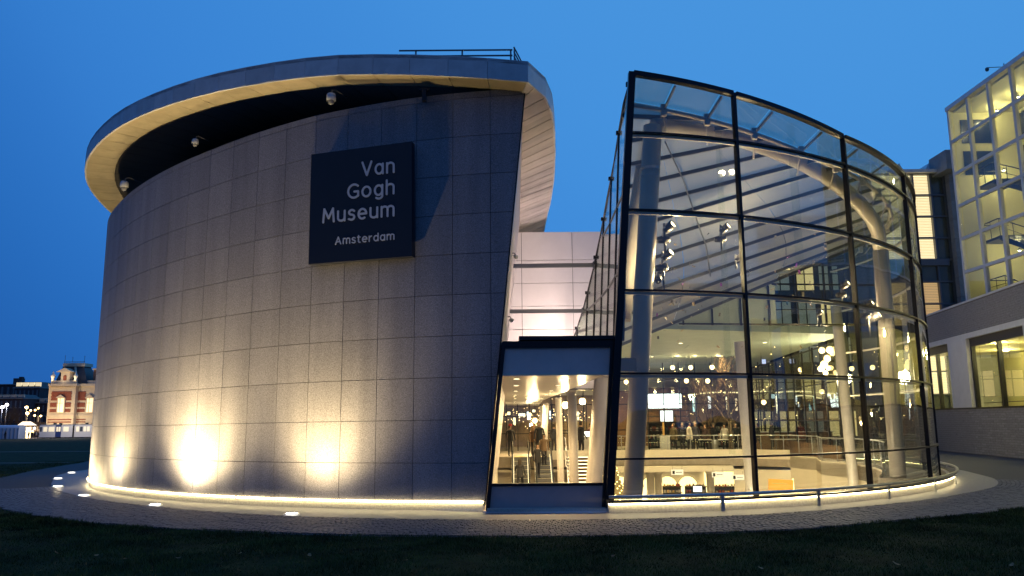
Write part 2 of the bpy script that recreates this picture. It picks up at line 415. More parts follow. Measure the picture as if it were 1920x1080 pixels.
# soffit panels on the left: from the rim inward past the wall line
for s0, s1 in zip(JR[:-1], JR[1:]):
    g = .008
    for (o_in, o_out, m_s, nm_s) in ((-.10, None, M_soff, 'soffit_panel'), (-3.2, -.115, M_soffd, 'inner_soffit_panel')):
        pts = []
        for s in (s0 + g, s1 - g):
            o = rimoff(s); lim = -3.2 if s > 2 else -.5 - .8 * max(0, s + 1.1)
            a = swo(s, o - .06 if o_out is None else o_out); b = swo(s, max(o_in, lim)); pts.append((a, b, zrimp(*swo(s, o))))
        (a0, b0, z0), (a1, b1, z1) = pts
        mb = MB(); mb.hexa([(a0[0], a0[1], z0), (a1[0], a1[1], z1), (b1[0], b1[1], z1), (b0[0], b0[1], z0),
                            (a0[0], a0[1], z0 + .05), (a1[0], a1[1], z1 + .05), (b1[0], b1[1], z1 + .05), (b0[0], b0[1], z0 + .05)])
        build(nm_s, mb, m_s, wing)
# dark back wall in the gap between wall top and soffit
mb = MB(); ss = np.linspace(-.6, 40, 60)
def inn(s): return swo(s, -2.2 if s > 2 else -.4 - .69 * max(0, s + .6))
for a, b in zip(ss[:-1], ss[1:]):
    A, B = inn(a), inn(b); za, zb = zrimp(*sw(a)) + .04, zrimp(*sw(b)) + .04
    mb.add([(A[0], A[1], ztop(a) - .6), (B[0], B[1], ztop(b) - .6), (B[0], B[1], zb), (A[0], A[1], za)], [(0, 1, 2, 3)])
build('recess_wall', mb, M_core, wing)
# roof cap
poly = [tuple(p) for p in rr_pts] + [tuple(p) for p in reversed(rim_back)] + [tuple(p) for p in reversed(rim_left)]
mb = MB(); cx, cy0 = -2.0, 31.0; n = len(poly)
vs = [(cx, cy0, 11.3)] + [(p[0], p[1], zrimp(*p) + FH - .02) for p in poly] + [(p[0], p[1], zrimp(*p) + FH - .1) for p in poly] + [(cx, cy0, 11.0)]
fs = []
for i in range(n):
    j = (i + 1) % n; fs += [(0, 1 + i, 1 + j), (1 + i, 1 + n + i, 1 + n + j, 1 + j), (2 * n + 1, 1 + n + j, 1 + n + i)]
mb.add(vs, fs); build('roof', mb, M_fascia, wing)
# right soffit: narrow planks from the rim down to the inner wall
Lr = ARR.L[-1]; t = 0.03; kk = 0
while t < Lr - .4:
    w = .33 if kk % 3 else .38; P = ARR(t); Q = ARR(min(Lr, t + w - .012))
    mb = MB(); pts = []
    for p in (P, Q):
        zo = zrimp(*p); f = min(1, (p[1] - 18.15) / 3); inx = cutx(zo - .3 * f) - .05
        iy = p[1] + .25 * f + .55 * (1 - f)
        pts.append(((p[0] - .05, p[1] + .02, zo), (inx, iy, zo - .38 * f - .02)))
    dz = -.0 + .012 * (kk % 2)
    a, b = pts[0]; c, d = pts[1]
    mb.hexa([(a[0], a[1], a[2] - dz), (c[0], c[1], c[2] - dz), (d[0], d[1], d[2] - dz), (b[0], b[1], b[2] - dz),
             (a[0], a[1], a[2] + .03), (c[0], c[1], c[2] + .03), (d[0], d[1], d[2] + .03), (b[0], b[1], b[2] + .03)])
    build('soffit_plank', mb, M_clad, wing); t += w; kk += 1
# small black wedge block under the roof
mb = MB(); p = swo(.55, .10); mb.box((p[0] - .9, p[1] + .02, 9.98), (.10, .12, .28)); mb.box((p[0] - .9, p[1] + .05, 10.15), (.26, .1, .07)); build('bracket', mb, M_frame, wing)

# roof railings
rail = thing('roof_railing', 'long dark steel railing along the front edge of the curved roof', 'railing', (-1.2, 18.6, 10.9))
def rim_top(px, depth, py): return at(px, py, depth)
A = at(748, 109, 18.95); B = at(961, 113, 18.75)
mb = MB()
H = .21
a, b = A, B
for i, h in enumerate((.10, .25, .40)):
    q = MB(); o3 = Vector((0, 0, h)); zA, zB = Vector((a.x, a.y, 10.86)), Vector((b.x, b.y, 10.76)); q.tube([zA + o3 if i else zA + (zB - zA) * .15 + o3, zB + o3], .022, 6); build('rail', q, M_strut, rail)
for f in (.15, .56, .985):
    p = zA + (zB - zA) * f; q = MB(); q.tube([p - Vector((0, 0, .25)), p + Vector((0, 0, .41))], .022, 6); build('post', q, M_strut, rail)
rail2 = thing('roof_railing', 'short dark railing turning the right corner of the curved roof', 'railing', (.15, 18.8, 10.9))
a, b = Vector((.10, 18.55, 10.75)), Vector((.62, 20.2, 10.5))
for h in (.14, .26, .38):
    q = MB(); q.tube([a + Vector((0, 0, h)), b + Vector((0, 0, h))], .02, 6); build('rail', q, M_strut, rail2)
for f in (.02, .6, 1):
    p = a + (b - a) * f; q = MB(); q.tube([p - Vector((0, 0, .3)), p + Vector((0, 0, .39))], .02, 6); build('post', q, M_strut, rail2)

# ---------------- sign
sgn = thing('wall_sign', 'large square navy sign with white lettering mounted on the curved granite wall', 'sign', (-3.75, 19.1, 5.88))
TL, TR = Vector((-5.06, 19.45, 8.72)), Vector((-2.43, 18.75, 8.79)); BL, BR = Vector((-5.04, 19.45, 5.88)), Vector((-2.39, 18.75, 5.92))
dx = (TR - TL); dx.z = 0; dx.normalize(); nout = Vector((dx.y, -dx.x, 0));
if nout.y > 0: nout = -nout
th = .20
mb = MB(); bk = -nout * th
mb.hexa([BL, BR, BR + bk, BL + bk, TL, TR, TR + bk, TL + bk]); build('sign_panel', mb, M_navy, sgn)
mb = MB(); mb.hexa([BL.lerp(BR, .06) + bk + Vector((0, 0, .3)), BL.lerp(BR, .94) + bk + Vector((0, 0, .3)), BL.lerp(BR, .94) + bk * 2.2 + Vector((0, 0, .3)), BL.lerp(BR, .06) + bk * 2.2 + Vector((0, 0, .3)),
                    TL.lerp(TR, .06) + bk - Vector((0, 0, .3)), TL.lerp(TR, .94) + bk - Vector((0, 0, .3)), TL.lerp(TR, .94) + bk * 2.2 - Vector((0, 0, .3)), TL.lerp(TR, .06) + bk * 2.2 - Vector((0, 0, .3))]); build('mounting_frame', mb, M_frame, sgn)
def arcp(cx, cy, rx, ry, a0, a1, n=12):
    return [(cx + rx * math.cos(math.radians(a0 + (a1 - a0) * i / n)), cy + ry * math.sin(math.radians(a0 + (a1 - a0) * i / n))) for i in range(n + 1)]
# glyph strokes in units: x right, y up, cap height 1, x-height .73; returns (width, strokes)
XH = .73
def G_(ch):
    xh = XH; r = xh / 2
    if ch == 'V': return .58, [[(0, 1), (.29, 0), (.58, 1)]]
    if ch == 'a': return .46, [arcp(.23, r, .23, r, 0, 360, 20), [(.46, xh), (.46, 0)]]
    if ch == 'n': return .42, [[(0, 0), (0, xh)], [(0, xh - .25)] + arcp(.21, xh - .21, .21, .21, 175, 0, 9) + [(.42, 0)]]
    if ch == 'G': return .62, [arcp(.36, .5, .36, .5, 48, 318, 20) + [(.62, .12), (.62, .46), (.38, .46)]]
    if ch == 'o': return .50, [arcp(.25, r, .25, r, 0, 360, 22)]
    if ch == 'g': return .46, [arcp(.23, r, .23, r, 0, 360, 20), [(.46, xh), (.46, -.05)] + arcp(.25, -.05, .21, .22, 0, -140, 9)]
    if ch == 'h': return .42, [[(0, 0), (0, 1.03)], [(0, xh - .25)] + arcp(.21, xh - .21, .21, .21, 175, 0, 9) + [(.42, 0)]]
    if ch == 'M': return .68, [[(0, 0), (.06, 1), (.34, .28), (.62, 1), (.68, 0)]]
    if ch == 'u': return .42, [[(0, xh), (0, .21)] + arcp(.21, .21, .21, .21, 180, 350, 9) + [(.42, .25)], [(.42, xh), (.42, 0)]]
    if ch == 's': return .34, [[(.33, xh - .09)] + arcp(.18, xh - .18, .17, .18, 60, 235, 9) + arcp(.165, .185, .175, .19, 60, -130, 9) + [(.0, .06)]]
    if ch == 'e': return .48, [[(.01, r)] + [(.48, r)] + arcp(.24, r, .24, r, 0, 305, 18)]
    if ch == 'm': return .74, [[(0, 0), (0, xh)], [(0, xh - .22)] + arcp(.185, xh - .19, .185, .19, 175, 0, 9) + [(.37, 0)], [(.37, xh - .22)] + arcp(.555, xh - .19, .185, .19, 175, 0, 9) + [(.74, 0)]]
    if ch == 'A': return .60, [[(0, 0), (.3, 1), (.6, 0)], [(.11, .33), (.49, .33)]]
    if ch == 't': return .28, [[(.1, .95), (.1, .14), (.16, .01), (.28, .0)], [(0, xh), (.27, xh)]]
    if ch == 'r': return .25, [[(0, 0), (0, xh)], [(0, xh - .25), (.08, xh - .07), (.25, xh)]]
    if ch == 'd': return .46, [arcp(.23, r, .23, r, 0, 360, 20), [(.46, 1.03), (.46, 0)]]
def stroke(mb, pts, w, P):
    """round-ended flat stroke of half width w, mapped onto the sign with P(u, v, lift)"""
    for a, b in zip(pts[:-1], pts[1:]):
        d = Vector((b[0] - a[0], b[1] - a[1])); L = d.length
        if L < 1e-6: continue
        d /= L; n = Vector((-d.y, d.x)); out = []
        ang = math.atan2(n.y, n.x)
        for k in range(7): t = ang + PI * k / 6; out.append((a[0] + w * math.cos(t), a[1] + w * math.sin(t)))
        for k in range(7): t = ang + PI + PI * k / 6; out.append((b[0] + w * math.cos(t), b[1] + w * math.sin(t)))
        N = len(out); lift = .012 + .0004 * (len(mb.f) % 7)
        vs = [P(x, y, 0) for x, y in out] + [P(x, y, lift) for x, y in out]
        mb.add(vs, [tuple(range(N, 2 * N)), tuple(reversed(range(N)))] + [(k, (k + 1) % N, (k + 1) % N + N, k + N) for k in range(N)])
def word(txt, u0, u1, vb, cap, hw):
    ws = [G_(c)[0] for c in txt]; gaps = len(txt) - 1; tot = sum(ws)
    # width units scaled so that the word fills u0..u1
    W = 2.72; capm = cap * 2.86; wordm = (u1 - u0) * W - 2 * hw
    gap = .27; sx = wordm / ((tot + gap * gaps))
    x = 0
    for c, w in zip(txt, ws):
        mb = MB(); wd_, st = G_(c)
        def P(a, b, lift, x=x):
            um = (u0 * W + hw + a + x); u = um / W; top = TL.lerp(TR, u); bot = BL.lerp(BR, u)
            v = vb - (b / 2.86)
            return top.lerp(bot, v) + nout * (lift + .001)
        for s_ in st: stroke(mb, [(p[0] * sx, p[1] * capm) for p in s_], hw, P)
        build('letter', mb, M_letter, sgn)
        x += (w + gap) * sx
word('Van', .512, .838, .2535, .118, .026)
word('Gogh', .375, .838, .443, .118, .026)
word('Museum', .130, .838, .637, .118, .026)
word('Amsterdam', .262, .838, .843, .062, .0145)

# ---------------- dome cameras under the roof
def dome_cam(px, py, depth, sc, label):
    p = at(px, py, depth); t = thing('security_camera', label, 'camera', p, 'dome cameras under the museum roof')
    mb = MB(); mb.lathe([(0.001, .16), (.10, .15), (.125, .09), (.125, -.03), (.11, -.05)], (0, 0, 0), 14); o = build('housing', mb, mat('cam_grey', (.6, .6, .6), .4), t, local=True)
    mb = MB(); mb.lathe([(.085, -.05), (.075, -.11), (.04, -.15), (.001, -.16)], (0, 0, 0), 14); build('dome', mb, mat('cam_dome', (.25, .25, .27), .1), t, local=True)
    mb = MB(); mb.tube([(0, 0, .16), (0.02, .03, .26), (.09, .10, .30), (.3, .55, .28)], .018, 6); build('arm', mb, M_strut, t, local=True)
    t.scale = (sc,) * 3
dome_cam(621, 186, 19.2, .95, 'largest dome camera, hanging under the roof above the navy sign')
dome_cam(366, 268, 21.4, .72, 'small dome camera midway along the left overhang, on a thin arm')
dome_cam(233, 349, 24.2, 1.0, 'dome camera at the far left end of the roof overhang')

# ================================================================== WHITE CONNECTING WALL, STRUTS, LINK ENTRANCE
ww = thing('connecting_wall', 'pale pink-white panelled wall floodlit in the gap between the two wings', 'wall', (2.5, 30.5, 0))
xs = [-1.6, .38, 2.35, 3.9]; zs = [3.2, 4.6, 5.3, 6.15, 7.0, 8.1, 9.27]
zs = [3.2, 4.55, 5.45, 6.35, 7.25, 8.15, 9.27]
for x0, x1 in zip(xs[:-1], xs[1:]):
    for z0, z1 in zip(zs[:-1], zs[1:]):
        mb = MB(); g = .009; mb.box(((x0 + x1) / 2, 30.45, (z0 + z1) / 2), (x1 - x0 - 2 * g, .08, z1 - z0 - 2 * g)); build('wall_panel', mb, M_white, ww)
mb = MB(); mb.box((1.15, 30.62, 6.2), (5.5, .24, 6.1)); build('wall_backing', mb, M_dark, ww)
def strut(pxa, pya, pxb, pyb, da, db, label):
    a, b = at(pxa, pya, da), at(pxb, pyb, db); t = thing('bridge_beam', label, 'beam', a, 'struts across the gap between the wings')
    mb = MB(); mb.beam(a, b, .10, .13); build('beam', mb, M_strut, t)
    for q in (a, b): mb = MB(); mb.box(q, (.16, .18, .22)); build('end_plate', mb, M_strut, t)
strut(950, 499, 1116, 497, 25.8, 26.1, 'upper dark strut spanning the gap in front of the pale wall')
strut(942, 584, 1095, 583, 27.6, 27.9, 'lower dark strut spanning the gap in front of the pale wall')
for px, py, d, lb in ((967, 481, 22.5, 'small grey camera on the inner wall above the upper strut'), (959, 600, 24, 'small grey camera on the inner wall below the lower strut')):
    p = at(px, py, d); t = thing('wall_camera', lb, 'camera', p)
    mb = MB(); mb.lathe([(0.001, .05), (.06, .045), (.07, 0), (.05, -.06), (.001, -.08)], (0, 0, 0), 10); build('housing', mb, mat('cam_grey', (.6, .6, .6), .4), t, local=True)
    mb = MB(); mb.tube([(0, 0, .04), (-.04, 0, .10), (-.14, 0, .10)], .015, 6); build('arm', mb, M_strut, t, local=True)

lk = thing('entrance_link', 'dark framed glazed link between granite wing and glass hall', 'entrance', (.9, 18.6, 0))
def lx0(z): return cutx(z) + .05
def lx1(z): return 2.11 + .083 * z - .06
YL = 18.62
def slab(z0, z1, y0, y1, ins=0.0, name='panel', m=M_frame, x0=lx0, x1=lx1):
    mb = MB(); mb.hexa([(x0(z0) + ins, y0, z0), (x1(z0) - ins, y0, z0), (x1(z0) - ins, y1, z0), (x0(z0) + ins, y1, z0),
                        (x0(z1) + ins, y0, z1), (x1(z1) - ins, y0, z1), (x1(z1) - ins, y1, z1), (x0(z1) + ins, y1, z1)]); return build(name, mb, m, lk)
M_hdr = mat('header_panel', (.74, .58, .54), .5, 0, .06, 3)
slab(3.10, 3.68, YL, YL + .08, .06, 'header_panel', M_hdr)
slab(3.68, 3.84, YL - .06, YL + .3, 0, 'lintel', M_frame)
slab(.02, .55, YL, YL + .1, .06, 'base_panel', mat('base_panel_grey', (.40, .33, .33), .5, 0, .06, 3))
slab(.55, .61, YL - .03, YL + .12, .06, 'sill', M_frame)
slab(3.04, 3.10, YL - .01, YL + .12, .06, 'head_rail', M_ceil)
for f, nm in ((lx0, 'jamb'), (lx1, 'jamb')):
    mb = MB(); off = .035 if f is lx0 else -.035
    mb.beam((f(.02) + off, YL + .0, .02), (f(3.75) + off, YL + .0, 3.75), .09, .14, up=(0, 1, 0)); build('jamb', mb, M_frame, lk)
slab(.61, 3.04, YL + .03, YL + .045, .08, 'pane', M_bpane)
mb = MB(); mb.hexa([(.15, YL - .1, 3.86), (2.42, YL - .1, 3.86), (2.42, 22, 3.86), (.15, 22, 3.86), (.15, YL - .1, 3.95), (2.42, YL - .1, 3.95), (2.42, 22, 3.95), (.15, 22, 3.95)]); build('roof_edge', mb, M_frame, lk)
mb = MB(); mb.hexa([(-.28, YL + .3, 3.2), (2.5, YL + .3, 3.2), (2.3, 30.3, 3.2), (-.35, 30.3, 3.2), (-.28, YL + .3, 3.84), (2.5, YL + .3, 3.84), (2.3, 30.3, 3.84), (-.35, 30.3, 3.84)]); build('roof_slab', mb, mat('link_roof', (.30, .29, .28), .8), lk)
slab(-.02, .02, 18.30, YL + .1, -.05, 'threshold', M_hdr)
mb = MB(); mb.box((.75, 18.45, .05), (2.7, .3, .06)); build('step', mb, M_plinth, lk)

# ================================================================== GLASS HALL
hall = thing('glass_hall', 'tall curved glass entrance hall with dark mullions, lit from inside', 'glass building', (6, 28, 0))
GA = Arc(run(GLS, 2.13, False)[:1900]); GP = Arc(run(GPL, 2.05, False)[:1900])
def g_at_x(x):   # arc length of the front at a given x
    i = np.argmin(abs(GA.P[:700, 0] - x)); return GA.L[i]
def gnorm(t):
    tt = GA.tan(t); return np.array([tt[1], -tt[0]])
def g_of_ray(px):   # arc position seen at pixel px (for mullion spacing)
    b = [abs(p[0] / p[1] - (px - 960) / FOC * .985) for p in GA.P[:900]]; return GA.L[int(np.argmin(b))]
tM1, tM2, tM3 = g_at_x(5.64), g_at_x(9.18), g_at_x(12.4)
step = 3.55
TM = [0, tM1, tM2, tM3] + [tM3 + step * k * .95 for k in range(1, 5)]
ROWS = [-.02, 1.14, 3.06, 5.0, 6.94, 8.87]
ZTX = [0, tM1, tM2, tM3, 40]; ZTZ = [10.40, 10.12, 9.68, 9.60, 9.60]
def gtop(t): return float(np.interp(t, ZTX, ZTZ))
LEAN = .083
def gl_pt(t, z, o=0.0):
    """point on the facade; first mullion leans along the slanted cut"""
    tt = t
    if t < tM1: tt = t + (LEAN * z) * (1 - t / tM1)
    p = GA(tt) + gnorm(max(.05, tt)) * o; return Vector((p[0], p[1], z))
# mullions
for i, t in enumerate(TM):
    mb = MB(); w = .17 if i == 0 else .075; zb = -.02 if i == 0 else -.35
    n = gnorm(max(.05, t)); up = Vector((n[0], n[1], 0))
    a = gl_pt(t, zb, .0); b = gl_pt(t, gtop(t) + .02, .0)
    d = (b - a).normalized(); side = d.cross(up).normalized()
    dd = .16 if i == 0 else .13
    mb.hexa([a - side * w / 2 - up * dd / 2, a + side * w / 2 - up * dd / 2, a + side * w / 2 + up * dd / 2, a - side * w / 2 + up * dd / 2,
             b - side * w / 2 - up * dd / 2, b + side * w / 2 - up * dd / 2, b + side * w / 2 + up * dd / 2, b - side * w / 2 + up * dd / 2])
    build('mullion', mb, M_frame, hall)
# dark lower post beside the link
def curve_bar(t0, t1, zf, w, d, name, m, o=0.0, n=10):
    mb = MB()
    for k in range(n):
        a, b = t0 + (t1 - t0) * k / n, t0 + (t1 - t0) * (k + 1) / n
        za, zb = (zf(a), zf(b)) if callable(zf) else (zf, zf)
        A0, A1 = gl_pt(a, za, o - d / 2), gl_pt(a, za, o + d / 2); B0, B1 = gl_pt(b, zb, o - d / 2), gl_pt(b, zb, o + d / 2)
        h = Vector((0, 0, w / 2)); mb.hexa([A1 - h, B1 - h, B0 - h, A0 - h, A1 + h, B1 + h, B0 + h, A0 + h])
    return build(name, mb, m, hall)
M_inner = mat('transom_inner', (.66, .60, .50), .45)
for i, (t0, t1) in enumerate(zip(TM[:-1], TM[1:])):
    for k, z in enumerate(ROWS[1:]):
        curve_bar(t0 + .06, t1 - .05, z, .046, .10, 'transom', M_frame, .015)
        if z > 1.5: curve_bar(t0 + .06, t1 - .05, z - .062, .065, .06, 'transom_lining', M_inner, -.035)
    curve_bar(t0 + .06, t1 - .05, gtop, .12, .16, 'roof_edge', M_frame, .0)
    # panes, each a slightly faceted cold-bent sheet
    for k in range(6):
        z0 = ROWS[k] + (.0 if k == 0 else .03); zt = (lambda t: gtop(t) - .07) if k == 5 else (lambda t, k=k: ROWS[k + 1] - .03)
        if k == 0: z0 = -.35
        mb = MB(); n = 6; ta, tb = t0 + (.10 if i == 0 else .05), t1 - .05; vs = []
        for q in range(n + 1):
            t = ta + (tb - ta) * q / n
            for o in (.006, -.006):
                vs += [gl_pt(t, z0, o), gl_pt(t, zt(t), o)]
        fs = []
        for q in range(n):
            b = q * 4; c = b + 4; fs += [(b, c, c + 1, b + 1), (b + 2, b + 3, c + 3, c + 2)]
        mb.add(vs, fs, 0, True); build('pane', mb, M_gpane, hall)
    # thin vertical glass fin behind
    if i < 3:
        t = t0 + (t1 - t0) * (.86 if i == 0 else .5)
        mb = MB(); a, b = gl_pt(t, 1.2, -.16), gl_pt(t, gtop(t) - .2, -.16); n_ = gnorm(t); mb.beam(a, b, .016, .25, up=(n_[0], n_[1], 0)); build('glass_fin', mb, M_bpane, hall)
# left side edge (descending) and side wall
EDGE = [(3.0, 18.75, 10.36), (2.97, 19.3, 10.22), (2.95, 19.68, 10.12), (2.96, 20.73, 9.79), (2.97, 22.04, 9.29), (2.92, 23.37, 8.68), (2.85, 24.89, 7.85), (2.72, 26.32, 6.94), (2.5, 27.86, 5.84), (2.23, 29.0, 4.94), (1.95, 30.1, 4.0)]
EA = Arc([e_ for e_ in EDGE])
mb = MB(); mb.tube([e_ for e_ in EDGE], .035, 6); build('edge_rail', mb, M_frame, hall)
def side_bot(y, x): return max(1.0, x)
YM = [19.0, 20.9, 22.7, 24.3, 25.8, 27.2, 28.6]
def edge_y(y):
    E_ = np.array(EDGE); return Vector((float(np.interp(y, E_[:, 1], E_[:, 0])), y, float(np.interp(y, E_[:, 1], E_[:, 2]))))
def side_b(y): p = edge_y(y); zb = 3.86; return Vector((p.x - .055 * (p.z - zb), y, zb))
for i, y in enumerate(YM):
    a, b = side_b(y), edge_y(y); mb = MB(); mb.beam(a, b, .05, .07, up=(0, 1, 0)); build('side_mullion', mb, M_frame, hall)
    mb = MB(); mb.box(b + Vector((-.03, 0, .03)), (.10, .10, .10)); build('clamp', mb, M_frame, hall)
for y0, y1 in zip([18.8] + YM[:-1], YM):
    mb = MB(); A, B, Cc, D = side_b(y0 + .03), side_b(y1 - .03), edge_y(y1 - .03), edge_y(y0 + .03); o = Vector((.012, 0, 0))
    mb.hexa([A, B, B + o, A + o, D, Cc, Cc + o, D + o]); build('side_pane', mb, M_gpane, hall)
    for zc in (5.75, 7.66):
        if min(edge_y(y1).z, edge_y(y0).z) > zc + .2:
            def sp(y): e_ = edge_y(y); return Vector((e_.x - .055 * (e_.z - zc), y, zc))
            mb = MB(); mb.beam(sp(y0 + .03), sp(y1 - .03), .04, .05); build('side_transom', mb, M_strut, hall)
# roof: ruled surface between the left edge and the facade top
Gf = GA.P
def right_end(y, o=-.78, dz=-.44):
    """facade point on the right branch with given depth y"""
    imax = int(np.argmin(abs(GA.P[:, 0] - GA.P[:, 0].max()))); seg = GA.P[:1500]
    i0 = 30; ys = seg[i0:, 1]; idx = i0 + int(np.argmax(ys >= y)); t = GA.L[idx]; p = gl_pt(t, gtop(t) + dz, o); return p
RY = [20.1, 21.15, 22.15, 23.1, 24.0, 24.9, 25.7, 26.5, 27.25, 28.0, 28.7, 29.4, 30.1]
def RF(y): return right_end(float(np.interp(y, [18.75, 21, 23, 24.9, 26.5, 27.9, 29, 30.1], [18.62, 19.3, 20.4, 21.8, 24, 26.5, 29.0, 31.5])))
for k, y in enumerate(RY):
    a = edge_y(y) - Vector((0, 0, .05)); b = RF(y)
    mb = MB(); mb.beam(a, b, .04, .10); build('rafter', mb, mat('rafter_grey', (.045, .05, .06), .4, .3), hall)
    mb = MB(); o = Vector((0, 0, -.06)); mb.beam(a + o, b + o, .06, .015); build('rafter_lining', mb, M_strut, hall)
    if k:
        a0 = edge_y(RY[k - 1]) - Vector((0, 0, .0)); b0 = RF(RY[k - 1]) + Vector((0, 0, .05)); a1 = edge_y(y); b1 = b + Vector((0, 0, .05))
        nseg = 3
        for q in range(nseg):
            f0, f1 = q / nseg + .0008, (q + 1) / nseg - .0008; mb = MB(); up = Vector((0, 0, .014))
            P = [a0.lerp(b0, f0), a0.lerp(b0, f1), a1.lerp(b1, f1), a1.lerp(b1, f0)]
            mb.hexa([p for p in P] + [p + up for p in P]); build('roof_pane', mb, M_rpane, hall)
# front sliver of roof glass, and the strip between ring beam and facade
mb = MB(); a = edge_y(RY[0]); b = RF(RY[0]) + Vector((0, 0, .05)); tb_ = g_at_x(b.x); fr = [gl_pt(t, gtop(t) - .39, -.78) for t in np.linspace(.15, tb_, 8)]
vs = fr + [a.lerp(b, k / 7) for k in range(8)]; vs2 = [v + Vector((0, 0, .012)) for v in vs]
mb.add(vs + vs2, [(k, k + 1, k + 9, k + 8) for k in range(7)] + [(k + 16, k + 24, k + 25, k + 17) for k in range(7)]); build('roof_pane', mb, M_rpane, hall)
M_cpane = glass('canopy_glass', (.86, .90, .90), .07, .85, 0, .6, .16)
tt_ = [.1, 1.5, 3.2, 4.9, 6.8, 8.6, 10.5, 12.2, 14, 16, 18, 20, 22]
for t0_, t1_ in zip(tt_[:-1], tt_[1:]):
    mb = MB(); vs = []
    for q in range(5):
        t = t0_ + .02 + (t1_ - t0_ - .04) * q / 4; i_, o_ = gl_pt(t, gtop(t) - .38, -.76), gl_pt(t, gtop(t) + .0, -.07); vs += [i_, o_, i_ + Vector((0, 0, .014)), o_ + Vector((0, 0, .014))]
    fs = []
    for q in range(4): b_ = q * 4; c_ = b_ + 4; fs += [(b_, b_ + 1, c_ + 1, c_), (b_ + 2, c_ + 2, c_ + 3, b_ + 3)]
    mb.add(vs, fs); build('canopy_pane', mb, M_cpane, hall)
# bracing rods and purlins under the roof
for f in (.42,):
    pts = [edge_y(y).lerp(RF(y), f) - Vector((0, 0, .2)) for y in (RY[1], RY[3], RY[5], RY[7], RY[9])]; mb = MB(); mb.tube(pts, .022, 6); build('purlin', mb, M_strut, hall)
# front roof beam (ring) inside the facade + arch tube + columns
def inset(px, off):
    pass
ring = [gl_pt(t, gtop(t) - .48, -.75) for t in np.linspace(.15, tM3 + 9, 40)]
mb = MB(); mb.tube(ring, .06, 8); build('ring_beam', mb, M_tube, hall)
for t in tt_[1:]:
    mb = MB(); a = gl_pt(t, gtop(t) - .48, -.75); mb.beam(a, gl_pt(t, gtop(t) - .12, -.05), .05, .05); build('outrigger', mb, M_strut, hall)
    mb = MB(); mb.tube([a, gl_pt(t + .35, gtop(t) - 1.0, -1.15)], .025, 6); mb.box(a, (.14, .14, .3)); build('stay_rod', mb, M_tube, hall)
c1b, c1t = at(1186, 935, 20.4), at(1224, 240, 20.0)
c1b2 = c1b + (c1b - c1t) * .25
mb = MB(); mb.tube([c1b2, c1t + (c1t - c1b).normalized() * .05], .245, 20); build('column', mb, M_tube, hall)
mb = MB(); mb.lathe([(.26, -.02), (.26, .06)], c1t + (c1b - c1t) * .12, 20); mb.lathe([(.256, 0), (.256, .025)], c1t + (c1b - c1t) * .14, 20); build('column_collar', mb, M_steel, hall)
arch = []
for px, py, d in ((1224, 238, 20.0), (1262, 236, 20.15), (1300, 241, 20.3), (1350, 250, 20.55), (1400, 264, 20.8), (1450, 281, 21.4), (1500, 303, 22.0), (1545, 328, 22.8), (1580, 353, 23.5), (1612, 382, 24.4), (1635, 410, 25.2), (1647, 436, 25.8), (1651, 470, 26.1)):
    arch.append(at(px, py, d))
mb = MB(); mb.tube(arch, .225, 18); build('arch_tube', mb, M_tube, hall)
c2b = at(1683, 880, 26.4); c2b = c2b + (c2b - arch[-1]) * .3
mb = MB(); mb.tube([arch[-1], c2b], .25, 20); build('column', mb, M_tube, hall)
for i in (3, 8):
    p, q = arch[i], arch[i + 1]; d = (q - p).normalized(); mb = MB(); mb.tube([p - d * .05, p + d * .05], .245, 18); build('flange', mb, M_tube, hall)
def col_px(px0, py0, px1, py1, d0, d1, r, taper=1.0, name='column'):
    a, b = at(px0, py0, d0), at(px1, py1, d1); b = b + (b - a) * .9; mb = MB(); mb.tube([a, b], [r * taper, r], 18); return build(name, mb, M_tube, hall)
mb = MB(); mb.tube([at(1206, 265, 22.2), at(1178, 500, 21.6), at(1168, 600, 21.4)], [.12, .2, .22], 14); build('raking_strut', mb, M_tube, hall)
col_px(1387, 640, 1409, 925, 30, 30.5, .21)
col_px(1566, 560, 1600, 905, 32, 32.5, .20)
mb = MB(); b_ = at(1165, 684, 19.6); mb.box((b_.x + .05, b_.y, b_.z), (.62, .12, .32)); build('bracket_box', mb, mat('bracket_grey', (.30, .28, .27), .5), hall)

# rear glazing of the hall (under the last rafter, and the straight right wall of the rear hall)
yR = RY[-1]; Ea, Eb = edge_y(yR - .0), RF(yR)
ZC = 5.6
N = 11
for k in range(N + 1):
    p = Ea.lerp(Eb, k / N); z0 = .1 if k < N else .1
    if p.z > ZC + .1:
        mb = MB(); mb.beam((p.x, p.y, ZC), (p.x, p.y, p.z - .1), .06, .10); build('gable_mullion', mb, M_frame, hall)
for k in range(3):
    z = ZC + .05 + k * 1.6; f = next((i / 40 for i in range(41) if Ea.lerp(Eb, i / 40).z > z + .1), 1)
    if f < .98: mb = MB(); mb.beam((*Ea.lerp(Eb, f).xy, z), (*Eb.xy, z), .06, .06); build('gable_transom', mb, M_frame, hall)
f = next(i / 40 for i in range(41) if Ea.lerp(Eb, i / 40).z > ZC + .1)
P = Ea.lerp(Eb, f); Q_ = Ea.lerp(Eb, .66)
for (U_, V_, th_, m_g, nm_g) in ((P, Q_, .1, 'green', 'gable_panel'), (Q_, Eb, .012, 'glass', 'gable_pane')):
    mb = MB(); y0_, y1_ = U_.y + .07, V_.y + .07; zu, zv = max(ZC + .05, U_.z - .05), V_.z - .05
    mb.hexa([(U_.x, y0_, ZC), (V_.x, y1_, ZC), (V_.x, y1_ + th_, ZC), (U_.x, y0_ + th_, ZC), (U_.x, y0_, zu), (V_.x, y1_, zv), (V_.x, y1_ + th_, zv), (U_.x, y0_ + th_, zu)])
    build(nm_g, mb, M_gpane if m_g == 'glass' else mat('greenish_ceiling', (.30, .36, .31), .6, 0, .1, 1), hall)
